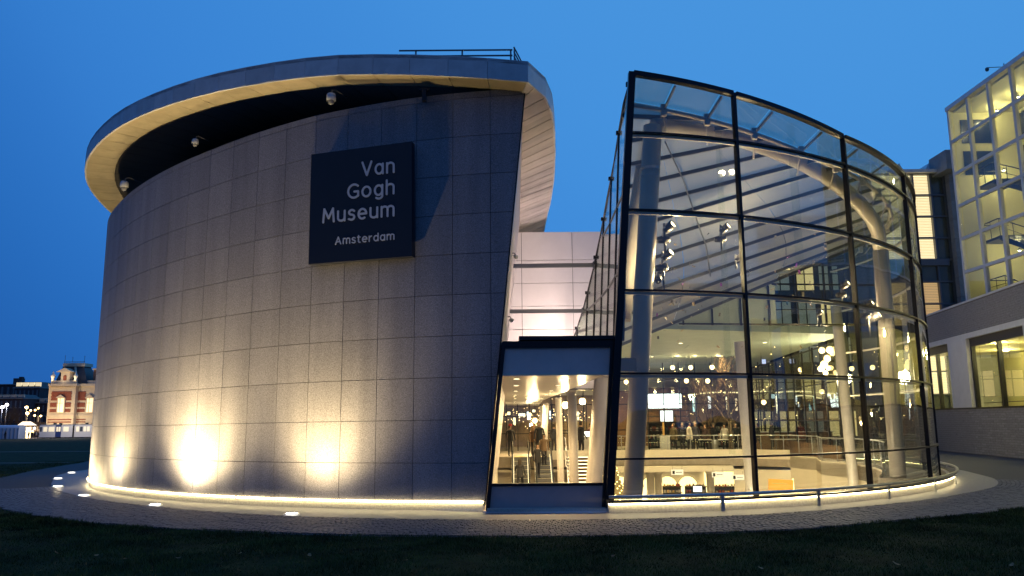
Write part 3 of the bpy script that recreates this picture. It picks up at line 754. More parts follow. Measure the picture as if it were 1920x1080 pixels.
XR = float(GA(TM[-1])[0]); YRr = float(GA(TM[-1])[1])
RW = [Vector((XR, YRr, 0)), Vector((17.5, 62, 0))]
for k in range(13):
    p = RW[0].lerp(RW[1], k / 12); mb = MB(); mb.beam((p.x, p.y, .1), (p.x, p.y, ZC), .07, .12); build('rear_mullion', mb, M_frame, hall)
mb = MB(); mb.beam((*(RW[0].xy + Vector((-.12, 0))), .42), (*(RW[1].xy + Vector((-.12, 0))), .42), .08, .66); build('added_rear_kerb', mb, M_brown, hall)  # dark kerb added to cover the blue sky-lit ground outside
for z in (1.9, 3.7, 5.5):
    mb = MB(); mb.beam((*RW[0].xy, z), (*RW[1].xy, z), .06, .06); build('rear_transom', mb, M_frame, hall)
mb = MB(); mb.beam((*RW[0].xy, 2.85), (*RW[1].xy, 2.85), .012, 5.4); build('rear_pane', mb, M_gpane, hall)

# plinth, light strip and handrail in front of the glass
TP = np.linspace(.02, 27, 80)
def gp(t, o=0.0):
    tt = GP.tan(max(.03, t)); n = np.array([tt[1], -tt[0]]); p = GP(t) + n * o; return p
mb = MB()
for a, b in zip(TP[:-1], TP[1:]):
    A, B, Ai, Bi = gp(a), gp(b), gp(a, -.22), gp(b, -.22)
    mb.hexa([(A[0], A[1], -.4), (B[0], B[1], -.4), (Bi[0], Bi[1], -.4), (Ai[0], Ai[1], -.4), (A[0], A[1], .20), (B[0], B[1], .20), (Bi[0], Bi[1], .20), (Ai[0], Ai[1], .20)])
build('plinth', mb, M_plinth, hall)
mb = MB()
for a, b in zip(TP[:-1], TP[1:]):
    A, B, Ai, Bi = gp(a, .085), gp(b, .085), gp(a, -.12), gp(b, -.12)
    mb.hexa([(A[0], A[1], .225), (B[0], B[1], .225), (Bi[0], Bi[1], .225), (Ai[0], Ai[1], .225), (A[0], A[1], .262), (B[0], B[1], .262), (Bi[0], Bi[1], .262), (Ai[0], Ai[1], .262)])
build('coping', mb, M_frame, hall)
mb = MB(); mb.tube([(*gp(t, .055), .200) for t in TP], .016, 6); build('light_strip', mb, M_led, hall)
hr = thing('handrail', 'low steel handrail on short posts around the foot of the glass hall', 'handrail', (4.5, 18.3, 0))
mb = MB(); mb.tube([(*gp(t, .12), .36) for t in np.linspace(.02, 24.5, 90)], .036, 10); build('rail', mb, M_steel, hr)
for px_x in (4.6, 7.05, 9.35, 11.5, 13.3):
    i = int(np.argmin(abs(GP.P[:700, 0] - px_x))); t = GP.L[i]; p = gp(t, .12); mb = MB(); tt = GP.tan(t); rz = math.atan2(tt[1], tt[0])
    mb.box((p[0], p[1], .165), (.09, .035, .33), rz=rz); mb.box((p[0], p[1], .335), (.10, .09, .03), rz=rz); build('post', mb, M_steel, hr)
for t in (16.6, 18.6, 20.5):
    p = gp(t, .12); tt = GP.tan(t); mb = MB(); mb.box((p[0], p[1], .165), (.12, .035, .33), rz=math.atan2(tt[1], tt[0])); build('post', mb, M_steel, hr)

# ================================================================== HALL INTERIOR
inner = thing('hall_interior', 'cream walls, ceilings and gallery level inside the glass hall and link', 'interior', (5, 45, 0))
GE = [(-8, 44.0), (10, 44.0), (12.5, 43.6), (14.2, 42.0)]      # gallery edge
gidx = [tuple(GA(t) + -gnorm(t) * 1.7) for t in np.linspace(TM[-1] - .5, tM3 + 1.5, 10)]
GEDGE = GE + [(14.6, 39.5)] + [g for g in gidx]
back = [(gidx[-1][0] + .9, gidx[-1][1] - 1.0)] + [tuple(GA(t) - gnorm(t) * .15) for t in np.linspace(tM3 + 1.2, TM[-1], 10)] + [(17.4, 62), (-8, 62)]
mb = MB(); mb.prism(GEDGE + back[0:], -.45, .10); build('gallery_floor', mb, [M_floor], inner)
def ribbon(path, z0, z1, name, m, th=.12, par=inner):
    mb = MB()
    for a, b in zip(path[:-1], path[1:]):
        a_, b_ = Vector((*a, 0)), Vector((*b, 0)); d = (b_ - a_).normalized(); nn = Vector((-d.y, d.x, 0)) * th
        mb.hexa([a_ + Vector((0, 0, z0)), b_ + Vector((0, 0, z0)), b_ + nn + Vector((0, 0, z0)), a_ + nn + Vector((0, 0, z0)), a_ + Vector((0, 0, z1)), b_ + Vector((0, 0, z1)), b_ + nn + Vector((0, 0, z1)), a_ + nn + Vector((0, 0, z1))])
    return build(name, mb, m, par)
E2 = [(p[0], p[1] - .02) for p in GE]
ribbon([(1.6, 43.97)] + E2[1:], -.06, .42, 'gallery_edge', M_cream, .03)
ribbon([(14.2, 42.0), (14.6, 39.5)] + gidx, -4.2, .16, 'void_wall', M_cream, .03)
ribbon([(-3, 44.4), (1.55, 44.4)], -4.2, -.3, 'void_wall', M_cream, .1)
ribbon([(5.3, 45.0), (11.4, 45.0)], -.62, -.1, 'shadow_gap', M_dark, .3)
ribbon([(4.4, 43.2), (11.6, 43.2)], -.70, -.42, 'lower_beam', M_cream, .5)
ribbon([(11.6, 43.2), (14.2, 42.0)], -4.2, -.60, 'void_wall', M_cream, .1)
mb = MB(); mb.box((5, 40, -4.1), (26, 44, .2)); build('lower_floor', mb, M_floor, inner)
ribbon([(-3, 52), (15.5, 52)], -4.0, -.5, 'lower_back_wall', M_cream, .2)
mb = MB(); mb.box((6, 48.3, -.64), (20, 8.6, .12)); build('lower_ceiling', mb, M_cream, inner)
ribbon([(-.75, 18.9), (-.85, 44)], -4, 3.2, 'link_side_wall', M_cream, .1)
# link ceiling with diagonal edge
mb = MB(); mb.prism([(-.45, 19.0), (2.22, 18.8), (2.0, 30), (1.6, 44), (1.9, 60), (-8, 60), (-8, 44), (-.8, 44), (-.8, 19.6), (-.45, 19.3)], 3.10, 3.18); build('link_ceiling', mb, M_ceil, inner)
# rear hall ceiling and walls
mb = MB(); mb.prism([(2.1, 30.6), (14.4, 34.6), (17.4, 62), (1.9, 62)], ZC, ZC + .3); build('rear_ceiling', mb, mat('greenish_ceiling', (.30, .36, .31), .6, 0, .1, 1), inner)
ribbon([(17.4, 61.8), (-8, 61.8)], .1, ZC, 'rear_wall', mat('rear_wall_grey', (.34, .24, .15), .6, 0, .2, 1), .3)
mb = MB(); mb.box((-1.6, 50.0, 1.6), (.15, 12, 3.0)); build('rear_side_wall', mb, M_cream, inner)
ribbon([(2.0, 61.0), (11.5, 61.2)], 3.9, ZC, 'rear_frieze', M_cream, .2)
ribbon([(7.2, 60.5), (9.8, 61.2)], .1, 4.2, 'brown_partition', M_brown, .3)
ribbon([(9.9, 60.4), (13.2, 60.8)], .1, 4.4, 'brown_partition', M_brown, .3)
for k in range(7):
    ribbon([(9.9, 60.36 - .001 * k), (13.2, 60.76 - .001 * k)], 1.4 + k * .42, 1.46 + k * .42, 'partition_joint', M_dark, .03)
# rear glazed screen with mullions (the lines seen behind the lamps)
scr = thing('glazed_screen', 'tall interior glass screen with thin dark mullions behind the gallery rail', 'glass screen', (8, 51, .1))
for k in range(15):
    x = 2.4 + k * 1.02; mb = MB(); mb.beam((x, 51 + .02 * k, .1), (x, 51 + .02 * k, ZC), .05, .09); build('mullion', mb, M_frame, scr)
for z in (1.4, 3.0, 4.5):
    mb = MB(); mb.beam((2.2, 51, z), (16.9, 51.3, z), .05, .05); build('transom', mb, M_frame, scr)
mb = MB(); mb.box((9.5, 51.15, 2.8), (14.8, .012, 5.4)); build('pane', mb, M_bpane, scr)
# gallery balustrade
bal = thing('balustrade', 'glass balustrade with steel top rail along the gallery edge', 'balustrade', (9, 44, .1))
BE = [(4.6, 44.12), (10, 44.12), (12.5, 43.7), (14.25, 42.1), (14.7, 39.5)] + [(g[0] + .12, g[1]) for g in gidx]
mb = MB(); mb.tube([(p[0], p[1], 1.16) for p in BE], .03, 6); build('top_rail', mb, M_steel, bal)
mb = MB(); mb.tube([(p[0], p[1], .26) for p in BE], .018, 6); build('bottom_rail', mb, M_steel, bal)
BA = Arc(BE)
for s_ in np.arange(0, BA.L[-1], 1.25):
    p = BA(s_); mb = MB(); mb.tube([(p[0], p[1], .1), (p[0], p[1], 1.16)], .02, 6); build('post', mb, M_steel, bal)
for s_ in np.arange(0, BA.L[-1] - 1.25, 1.25):
    a, b = BA(s_ + .04), BA(s_ + 1.21); mb = MB(); mb.beam((a[0], a[1], .68), (b[0], b[1], .68), .012, .8); build('pane', mb, M_bpane, bal)
# link columns
def lcol(px0, py0, px1, py1, d, r, label):
    a, b = at(px0, py0, d), at(px1, py1, d * .995); z = a.z
    t = thing('round_column', label, 'column', (b.x, b.y, -4)); b = b + (b - a) * ((b.z + 4) / max(.1, a.z - b.z))
    mb = MB(); mb.tube([a, b], r, 18); build('shaft', mb, M_tube, t)
    mb = MB(); mb.tube([a + (a - b).normalized() * 0.0, a + (b - a).normalized() * .06], r * 1.08, 18); build('capital', mb, M_tube, t)
lcol(1130, 704, 1113, 912, 24, .24, 'thickest cream column, at the right side of the link doorway')
lcol(1072, 733, 1077, 912, 32, .185, 'second cream column from the right seen through the link doorway')
lcol(1047, 746, 1052, 912, 37, .15, 'slim cream column between the escalators and the lit stair')
lcol(1024, 757, 1021, 822, 46, .17, 'short slim column behind the escalator landing')
lcol(1016, 762, 1014, 822, 50, .14, 'thinnest far column behind the escalator landing')
mb = MB(); a = at(1210, 875, 47); 
for px in (1219, 1234, 1331):
    a = at(px, 880, 46.5); t = thing('round_column', {1219: 'lower level white column just right of the big grey column', 1234: 'second white column on the lower level', 1331: 'white column on the lower level beside the bright alcove'}[px], 'column', (a.x, a.y, -4)); mb = MB(); mb.tube([(a.x, a.y, -4), (a.x, a.y, -.8)], .22, 16); build('shaft', mb, M_cream, t)
    mb = MB(); mb.tube([(a.x, a.y, -1.0), (a.x, a.y, -.82)], .27, 16); build('capital', mb, M_cream, t)
# lit arched alcoves on the lower back wall
M_alc = emis('alcove_light', (1, .74, .34), 2.6)
for i, px in enumerate((1166, 1188, 1222, 1253, 1291)):
    p = at(px, 905, 51.6); t = thing('lit_alcove', ['arched lit alcove at the left end of the lower level wall', 'narrow arched alcove half behind the big column', 'arched lit alcove between the two lower columns', 'wide arched lit alcove right of the lower columns', 'arched lit alcove fourth along the lower level wall'][i], 'alcove', (p.x, 51.85, -3.2), 'lit arches along the lower level wall')
    mb = MB(); pl = [(-.62, 0)] + [(.62 * math.cos(PI - PI * k / 12), 1.0 + .62 * math.sin(PI - PI * k / 12) * 1.1) for k in range(13)] + [(.62, 0)]
    vs = [(x, 0, z) for x, z in pl] + [(x, .08, z) for x, z in pl]; n = len(pl)
    mb.add(vs, [tuple(range(n)), tuple(reversed(range(n, 2 * n)))] + [(k, k + n, (k + 1) % n + n, (k + 1) % n) for k in range(n)]); build('niche', mb, M_alc, t, local=True)
    for (u0, u1) in ((0, 6), (6, 12)):
        pass
    mb = MB(); mb.tube([(x * 1.05, -.02, z * 1.02) for x, z in pl[1:-1]], .035, 6); build('surround', mb, M_cream, t, local=True)
t = thing('lit_alcove', 'broad rectangular bright alcove at the right of the lower level', 'alcove', (at(1366, 905, 51.6).x, 51.8, -3)); mb = MB(); mb.box((0, 0, 1.0), (2.9, .1, 1.5)); build('niche', mb, M_alc, t, local=True)
mb = MB(); mb.box((0, -.05, 1.8), (3.1, .12, .1)); build('surround', mb, M_cream, t, local=True)
# direction boards (plain pictogram block and unreadable line)
for px, py, lb in ((1270, 885.5, 'small white hanging direction board, leftmost of three on the lower level'), (1346, 890, 'small white hanging direction board in the middle of three'), (1384, 895, 'small white hanging direction board nearest the tall cream post')):
    p = at(px, py, 43.0); t = thing('direction_board', lb, 'sign', p, 'hanging direction boards on the lower level')
    mb = MB(); mb.box((0, 0, 0), (.62, .05, .27)); build('board', mb, emis('board_white', (1, .93, .8), .55), t, local=True)
    mb = MB(); mb.box((-.2, -.03, 0), (.12, .01, .17)); build('pictogram', mb, M_black, t, local=True)
    mb = MB(); mb.box((.08, -.03, .0), (.32, .01, .03)); build('text_line', mb, M_strut, t, local=True)
    for s_ in (-.25, .25): mb = MB(); mb.tube([(s_, 0, .13), (s_, 0, .33)], .008, 5); build('hanger', mb, M_strut, t, local=True)
p = at(1464, 909, 36); t = thing('orange_board', 'orange lit panel mounted low on the cream wall of the hall', 'sign', p)
mb = MB(); mb.box((0, 0, 0), (1.08, .06, .46), R=Matrix.Rotation(.06, 3, 'Y')); build('board', mb, emis('orange_face', (.85, .38, .06), .75, (.6, .3, .05)), t, local=True)
mb = MB(); mb.box((.56, .05, 0), (.05, .03, .5)); build('edge_light', mb, M_globe, t, local=True)
mb = MB(); mb.box((-.05, -.04, .05), (.7, .012, .05), R=Matrix.Rotation(.06, 3, 'Y')); build('text_line', mb, mat('orange_text', (.8, .6, .2), .5), t, local=True)

M_epane = glass('escalator_glass', (.9, .9, .88), .02, .22)
# ---------------- escalators
def escalator(x0, w, label):
    t = thing('escalator', label, 'escalator', (x0 + w / 2, 44.0, .1), 'escalators in the link')
    ry, rz_ = .34, .20; n = 21; base = MB()
    for k in range(n):
        y = -k * ry; z = -k * rz_
        mb = MB(); mb.box((0, y - ry / 2, z - .10), (w, ry, .20)); 
        build('step', mb, mat('escalator_step', (.16, .16, .16), .35, .6), t, local=True)
        mb = MB(); mb.box((0, y - ry + .02, z + .004), (w * .98, .03, .012)); build('nosing', mb, mat('step_nosing', (.75, .70, .5), .4), t, local=True)
    for s_ in (-1, 1):
        x = s_ * (w / 2 + .06)
        mb = MB(); a = Vector((x, .6, .35)); b = Vector((x, 0, .35)); c = Vector((x, -n * ry, .35 - n * rz_)); 
        mb.beam(a, b, .012, .75); mb.beam(b, c, .012, .75, up=(0, 0, 1)); build('balustrade_glass', mb, M_epane, t, local=True)
        mb = MB(); off = Vector((0, 0, .45)); mb.tube([a + Vector((0, .35, .1)), a + Vector((0, .3, .36)), a + off, b + off, c + off], .035, 8); build('handrail', mb, M_black, t, local=True)
        mb = MB(); o2 = Vector((s_ * .02, 0, -.33)); mb.beam(b + o2, c + o2, .10, .22); mb.beam(a + o2, b + o2, .10, .22); build('skirt', mb, M_steel, t, local=True)
        mb = MB(); o3 = Vector((-s_ * .05, 0, -.20)); mb.beam(b + o3, c + o3, .02, .03); build('skirt_light', mb, emis('skirt_glow', (1, .85, .5), 2.0), t, local=True)
    mb = MB(); mb.box((0, .35, .005), (w + .1, .9, .02)); build('landing_plate', mb, mat('landing_yellow', (.62, .42, .08), .3, .4), t, local=True)
    return t
escalator(.02, .72, 'left escalator in the link, with one person in dark clothes riding it')
escalator(1.22, .72, 'right escalator in the link, with two riders and a couple at its top')
# lit stair
st = thing('lit_staircase', 'open staircase with glowing treads behind the cream columns', 'staircase', (3.6, 44, .1))
M_tread = emis('tread_glow', (1, .80, .45), 3.0)
for k in range(14):
    mb = MB(); mb.box((0, -k * .28 - .14, -k * .165 - .03), (1.55, .26, .05)); build('tread', mb, M_cream, st, local=True)
    mb = MB(); mb.box((0, -k * .28 - .275, -k * .165 - .03), (1.5, .012, .045)); build('tread_light', mb, M_tread, st, local=True)
    mb = MB(); mb.box((0, -k * .28 - .02, -k * .165 - .115), (1.5, .03, .115)); build('riser', mb, M_brown, st, local=True)
for s_ in (-1, 1):
    mb = MB(); mb.beam((s_ * .8, 0, -.05), (s_ * .8, -4, -2.4), .04, .28); build('stringer', mb, M_steel, st, local=True)
    mb = MB(); mb.tube([(s_ * .8, .3, 1.0), (s_ * .8, 0, .98), (s_ * .8, -4, -1.4)], .025, 6); build('rail', mb, M_steel, st, local=True)

# ---------------- christmas light cones
def xmas(px, py_tip, d, h, r, label):
    p = at(px, py_tip, d); t = thing('light_tree', label, 'light tree', (p.x, p.y, p.z - h), 'cone trees made of light strings')
    mb = MB(); mb.lathe([(r, 0), (.02, h)], (0, 0, 0), 16); build('cone', mb, mat('cone_net', (.25, .2, .1), .7), t, local=True)
    mb = MB(); n = 26
    for k in range(n):
        z = h * k / n; rr = r * (1 - k / n) + .02
        for q in range(max(4, int(14 * rr / r))):
            a = 2 * PI * (q + .5 * (k % 2)) / max(4, int(14 * rr / r)); c = Vector((rr * math.cos(a), rr * math.sin(a), z)); mb.box(c, (.045, .045, .045))
    o = build('light_string', mb, emis('fairy_light', (1, .68, .26), 7), t, local=True); o['kind'] = 'stuff'
    mb = MB(); mb.sphere((0, 0, h + .03), .05, 8, 6); build('tip', mb, M_globe, t, local=True)
xmas(1150, 862, 39, 2.6, .85, 'cone tree of warm fairy lights behind the dark frame between link and glass hall')
xmas(1128, 842, 41, 3.0, .85, 'taller cone tree of fairy lights behind the thick cream column')

# ---------------- lamps
M_cord = mat('lamp_cord', (.03, .03, .03), .5)
_gm = None
def globe(px, py, d, r, label, e_w, ztop_, cat='pendant lamp'):
    p = at(px, py, d); t = thing('pendant_lamp', label, cat, p, 'round pendant lamps in the hall')
    mb = MB(); mb.sphere((0, 0, 0), r, 14, 10); build('globe', mb, M_globe, t, local=True)
    mb = MB(); mb.tube([(0, 0, r), (0, 0, ztop_ - p.z)], .008, 5); build('cord', mb, M_cord, t, local=True)
    mb = MB(); mb.lathe([(.03, r + .06), (.06, r + .02), (.07, r - .02)], (0, 0, 0), 10); build('cap', mb, M_cord, t, local=True)
    if e_w: lamp('lamp_light', 'POINT', p - Vector((0, 0, r + .12)), e_w * (.2 if e_w == 75 else 1), (1, .74, .38), t, .12)
globe(1060, 759, 34, .15, 'large round lamp hanging left of the two in the link doorway', 120, 3.1)
globe(1092, 752, 33, .14, 'large round lamp hanging right of the two in the link doorway', 100, 3.1)
globe(993, 777, 52, .12, 'small round white lamp above the escalator landing', 60, 3.1)
globe(1003, 788, 48, .15, 'low wide lamp directly over the escalator couple', 80, 3.1)
GL = [(1261, 689), (1295, 689), (1335, 688.5), (1287, 714), (1327, 714), (1385, 692), (1174, 716), (1270, 663), (1303, 661), (1346, 662), (1501, 693), (1597, 691), (1432, 754), (1541, 734), (1636, 689)]
nm = ['left lamp of the middle row of hanging globes', 'second globe lamp of the middle row in the hall', 'third globe lamp of the middle row in the hall', 'left globe lamp just under the fourth transom', 'right globe lamp just under the fourth transom', 'bright globe lamp beside the slim post near the first mullion', 'small globe lamp at the hall edge beside the big column', 'faint leftmost globe lamp of the highest row', 'middle globe lamp of the highest row', 'right globe lamp of the highest row',
      'small globe lamp in the second bay left of the bright cluster', 'globe lamp in the second bay right of the bright cluster', 'globe lamp low above the dark tables in the second bay', 'globe lamp low below the bright cluster', 'bright globe lamp in the third bay next to the curved column']
for (px, py), n_ in zip(GL, nm):
    globe(px, py, 46 if px < 1400 else 44, .13, n_, 75, ZC)
# spot clusters
def spots(px, py, d, n, label, e_w=60, sc=1.0, aim=(7, 40, -2)):
    p = at(px, py, d); t = thing('spotlight_cluster', label, 'spotlights', p, 'theatre spotlights clamped to the tubes')
    mb = MB(); mb.tube([(0, 0, -.25 * n * sc), (0, 0, .3 * sc)], .03, 8); build('bar', mb, M_strut, t, local=True)
    for k in range(n):
        z = (.18 - .32 * k) * sc; ang = .8 + 1.1 * k; R = Matrix.Rotation(ang, 3, 'Z') @ Matrix.Rotation(math.radians(60 + 20 * (k % 2)), 3, 'X')
        mb = MB(); mb.lathe([(.02, -.17), (.08, -.15), (.10, -.02), (.115, .15), (.105, .16)], Vector((.16 * math.cos(ang) * sc, .1 * math.sin(ang) * sc - .1, z)), 12, 0, M=R @ Matrix.Scale(sc, 3)); h_ = build('spot_housing', mb, mat('spot_black', (.03, .03, .035), .4), t, local=True)
        mb = MB(); mb.lathe([(.001, .145), (.095, .14)], Vector((.16 * math.cos(ang) * sc, .1 * math.sin(ang) * sc - .1, z)), 12, 0, M=R @ Matrix.Scale(sc, 3)); build('lens', mb, M_spotl, t, local=True)
        mb = MB(); mb.box((.08 * math.cos(ang) * sc, -.05, z), (.16 * sc, .03, .04)); mb.box((.2 * math.cos(ang) * sc, -.12, z + .12 * sc), (.02, .14 * sc, .12 * sc)); build('yoke', mb, M_steel, t, local=True)
    if e_w: lamp('spot_light', 'POINT', p + Vector((.35, .1, -.2)), e_w * 1.3, (1, .72, .40), t, .1)
    return t
spots(1246, 440, 20.3, 2, 'upper pair of spotlights clamped on the big grey column', 45)
spots(1243, 492, 20.4, 3, 'lower bunch of spotlights clamped on the big grey column', 55)
spots(1352, 440, 23.5, 2, 'spotlights hanging under the roof near the first mullion', 50)
spots(1380, 492, 24, 1, 'single spotlight hanging just left of the first mullion', 25, .8)
spots(1578, 545, 27, 2, 'pair of spotlights left of the second mullion', 55)
spots(1622, 583, 25, 2, 'spotlights on the curved tube column in the third bay', 60)
spots(1630, 610, 25.5, 1, 'big round spotlight below the others in the third bay', 0, 1.4)
spots(1532, 594, 30, 1, 'single small spotlight in the middle of the second bay', 25, .8)
for i, (px, py) in enumerate(((1548, 657), (1556, 668), (1549, 680), (1543, 692), (1553, 700))):
    pass
t = thing('lamp_cluster', 'brightest irregular cluster of lamps in the middle of the second bay', 'chandelier', at(1548, 675, 38))
mb = MB(); random.seed(4)
for (px, py, r) in ((1541, 657, .15), (1556, 656, .17), (1561, 663, .12), (1551, 672, .16), (1545, 683, .17), (1539, 691, .14), (1553, 690, .12), (1548, 699, .12)):
    p = at(px, py, 38 + random.uniform(-.4, .4)); q = MB(); q.sphere(p, r, 10, 8); build('globe', q, M_globe, t)
    q = MB(); q.tube([p, (p.x, p.y, ZC)], .01, 5); build('cord', q, M_cord, t)
lamp('lamp_light', 'POINT', at(1548, 710, 37.2), 350, (1, .82, .5), t, .3)
# many tiny fairy lights (real small bulbs) strung in link and hall
mb = MB(); random.seed(11)
for k in range(110):
    px = random.uniform(945, 1150); py = random.gauss(780, 10) if k % 3 else random.gauss(745, 12); d = random.uniform(30, 50)
    mb.box(at(px, py, d), (.026,) * 3)
for k in range(110):
    px = random.uniform(1160, 1700); py = random.uniform(640, 790); d = random.uniform(34, 58); mb.box(at(px, py, d), (.03,) * 3)
o = build('fairy_lights', mb, emis('fairy_light', (1, .68, .26), 7)); tag(o, 'scattered tiny warm fairy lights hanging through the link and hall', 'fairy lights', kind='stuff')
# hanging prism ornaments beneath the roof (glinting facets)
M_glint = mat('glint_metal', (.75, .68, .5), .12, .9)
random.seed(21)
cols = [('warm_glint', (.8, .65, .3)), ('violet_glint', (.45, .15, .7)), ('white_glint', (.8, .8, .8))]
orn = thing('hanging_ornament', 'glinting metal leaf mobile hanging under the sloping glass roof', 'mobile', at(1310, 560, 24))
for k in range(90):
    px = random.uniform(1225, 1560); y0 = 560 if px < 1400 else 520; py = random.gauss(y0, 55); d = random.uniform(21.5, 27)
    p = at(px, min(650, max(330, py)), d); mb = MB(); R = Matrix.Rotation(random.uniform(0, 6), 3, 'Z') @ Matrix.Rotation(random.uniform(0, 3), 3, 'X'); s_ = random.uniform(.03, .085)
    mb.box(p, (s_, s_ * 1.8, .006), R=R); build('leaf', mb, M_glint if k % 9 else mat('violet_glint', (.45, .12, .6), .2, .6), orn)
# large pale reflecting baffles under the roof (the big diffuse shapes seen behind the glass)
M_baf = mat('fabric_baffle', (.5, .47, .42), .7)

# ---------------- gallery furniture
def shelf(px0, px1, d, h, label):
    a, b = at(px0, 800, d), at(px1, 800, d); t = thing('bookshelf', label, 'bookshelf', ((a.x + b.x) / 2, d, .1)); W = b.x - a.x
    mb = MB(); mb.box((0, .2, h / 2), (W, .04, h)); build('back_board', mb, M_dark, t, local=True)
    for k in range(4): mb = MB(); mb.box((0, 0, .1 + k * (h - .15) / 3), (W, .4, .04)); build('shelf', mb, M_dark, t, local=True)
    for s_ in (-1, 1): mb = MB(); mb.box((s_ * W / 2, 0, h / 2), (.04, .42, h)); build('side', mb, M_dark, t, local=True)
    mb = MB(); random.seed(int(px0))
    x = -W / 2 + .1
    for k in range(3):
        x = -W / 2 + .1
        while x < W / 2 - .15:
            w = random.uniform(.03, .09); hh = random.uniform(.2, .32)
            if random.random() < .8: mb.box((x, -.05, .12 + k * (h - .15) / 3 + hh / 2 + .02), (w, .22, hh), random.choice((0, 0, 1, 2)))
            x += w + .01
    o = build('books', mb, [mat('book_pale', (.5, .45, .38), .7), mat('book_red', (.3, .06, .04), .7), mat('book_dark', (.06, .07, .1), .7)], t, local=True); o['kind'] = 'stuff'
shelf(1215, 1300, 56, 1.7, 'dark bookshelf full of books beneath the bright screen')
shelf(1308, 1392, 56.5, 1.7, 'dark bookshelf right of the one under the screen')
def screen(px0, py0, px1, py1, d, label, col, s_):
    a, b = at(px0, py0, d), at(px1, py1, d); t = thing('lit_screen', label, 'screen', ((a.x + b.x) / 2, d, (a.z + b.z) / 2))
    W, Hh = abs(b.x - a.x), abs(a.z - b.z); mb = MB(); mb.box((0, 0, 0), (W, .05, Hh)); build('display', mb, emis('screen_' + str(px0), col, s_), t, local=True)
    mb = MB(); mb.box((0, .06, 0), (W + .12, .06, Hh + .12)); build('frame', mb, M_black, t, local=True)
screen(1212, 739, 1278, 765, 57, 'very bright white wide screen behind the gallery', (.9, .93, 1), 4.5)
screen(1238, 770, 1262, 790, 57.2, 'bright screen panel below the wide white one', (.95, .9, 1), 2.6)
screen(1298, 743, 1303, 772, 58, 'narrow blue lit banner on the rear wall', (.25, .7, .9), 1.6)
screen(1327, 743, 1333, 766, 58, 'narrow pale lit banner right of the blue one', (.8, .85, 1), 2.2)
screen(1361, 744, 1366, 776, 58, 'tall narrow warm lit banner left of the slim post', (1, .82, .55), 4.0)
screen(1378, 747, 1383, 770, 58.5, 'narrow warm banner right beside the slim post', (1, .7, .4), 1.6)
screen(1428, 664, 1436, 682, 49, 'small blue screen high in the second bay', (.3, .45, 1), 1.2)
screen(1443, 739, 1461, 747, 54, 'long thin pale screen low in the second bay', (.6, .8, 1), 2.0)
def ribbon_lamp(px0, py0, px1, py1, d, label):
    t = thing('cove_light', label, 'strip light', at(px0, py0, d)); mb = MB(); pts = [at(px0 + (px1 - px0) * k / 8, py0 + (py1 - py0) * k / 8 - 3 * math.sin(PI * k / 8), d) for k in range(9)]
    mb.tube(pts, .03, 6); build('tube_light', mb, emis('cove', (1, .78, .42), 3.0), t)
    mb = MB(); mb.tube([p + Vector((0, .05, .06)) for p in pts], .05, 6); build('trough', mb, M_cream, t)
ribbon_lamp(1290, 741, 1395, 737, 55, 'wavy warm strip light on the rear wall of the first bay')
ribbon_lamp(1408, 735, 1462, 737, 55, 'short wavy strip light on the rear wall of the second bay')
ribbon_lamp(1490, 743, 1540, 747, 52, 'curved strip light above the reception area in the second bay')
# white cabinet, bin, tables, counter
p = at(1247, 838, 45); t = thing('ticket_cabinet', 'white cabinet with a slim totem standing at the gallery rail', 'cabinet', (p.x, 45, .1))
mb = MB(); mb.box((0, 0, .5), (.5, .4, 1.0)); build('body', mb, M_white, t, local=True)
mb = MB(); mb.box((0, 0, 1.02), (.54, .44, .05)); build('top', mb, M_white, t, local=True)
mb = MB(); mb.box((-.05, 0, 1.4), (.09, .05, .75)); build('totem', mb, mat('totem_orange', (.7, .4, .1), .4), t, local=True)
p = at(1341, 834, 45.3); t = thing('litter_bin', 'grey cylindrical litter bin behind the gallery rail', 'bin', (p.x, 45.3, .1))
mb = MB(); mb.lathe([(.16, 0), (.18, .75), (.19, .8)], (0, 0, 0), 14); build('body', mb, M_steel, t, local=True); mb = MB(); mb.lathe([(.19, .8), (.12, .86), (.001, .87)], (0, 0, 0), 14); build('lid', mb, M_black, t, local=True)
def table(px, d, label, w=1.4):
    p = at(px, 800, d); t = thing('cafe_table', label, 'table', (p.x, d, .1), 'cafe tables on the gallery')
    mb = MB(); mb.box((0, 0, .74), (w, .8, .04)); build('top', mb, M_white, t, local=True)
    for sx in (-1, 1):
        for sy in (-1, 1): mb = MB(); mb.tube([(sx * (w / 2 - .07), sy * .32, 0), (sx * (w / 2 - .07), sy * .32, .72)], .02, 6); build('leg', mb, M_strut, t, local=True)
    mb = MB(); 
for px, d, n_ in ((1310, 48, 'first cafe table, left on the gallery under the bare tree'), (1350, 47.5, 'second cafe table, between the two bare trees'), (1470, 47, 'cafe table left of the lamp cluster in the second bay'), (1560, 46, 'brightly lit cafe table under the lamp cluster'), (1660, 45, 'cafe table in the third bay behind the curved column')): table(px, d, n_)
ct = thing('reception_counter', 'long dark reception counter along the second bay of the gallery', 'counter', (at(1480, 800, 50).x, 50, .1))
mb = MB(); mb.box((0, 0, .55), (5.0, .6, 1.1)); build('front', mb, M_brown, ct, local=True); mb = MB(); mb.box((0, -.05, 1.12), (5.1, .75, .05)); build('worktop', mb, M_white, ct, local=True)
dk = thing('service_desk', 'white desk behind the columns in the link with a small display', 'desk', (at(1098, 820, 46.5).x, 46.5, .1))
mb = MB(); mb.box((0, 0, .5), (.75, .5, 1.0)); build('body', mb, M_white, dk, local=True); mb = MB(); mb.box((0, -.2, 1.15), (.45, .05, .28)); build('display', mb, emis('desk_display', (1, .95, .85), 2.5), dk, local=True)
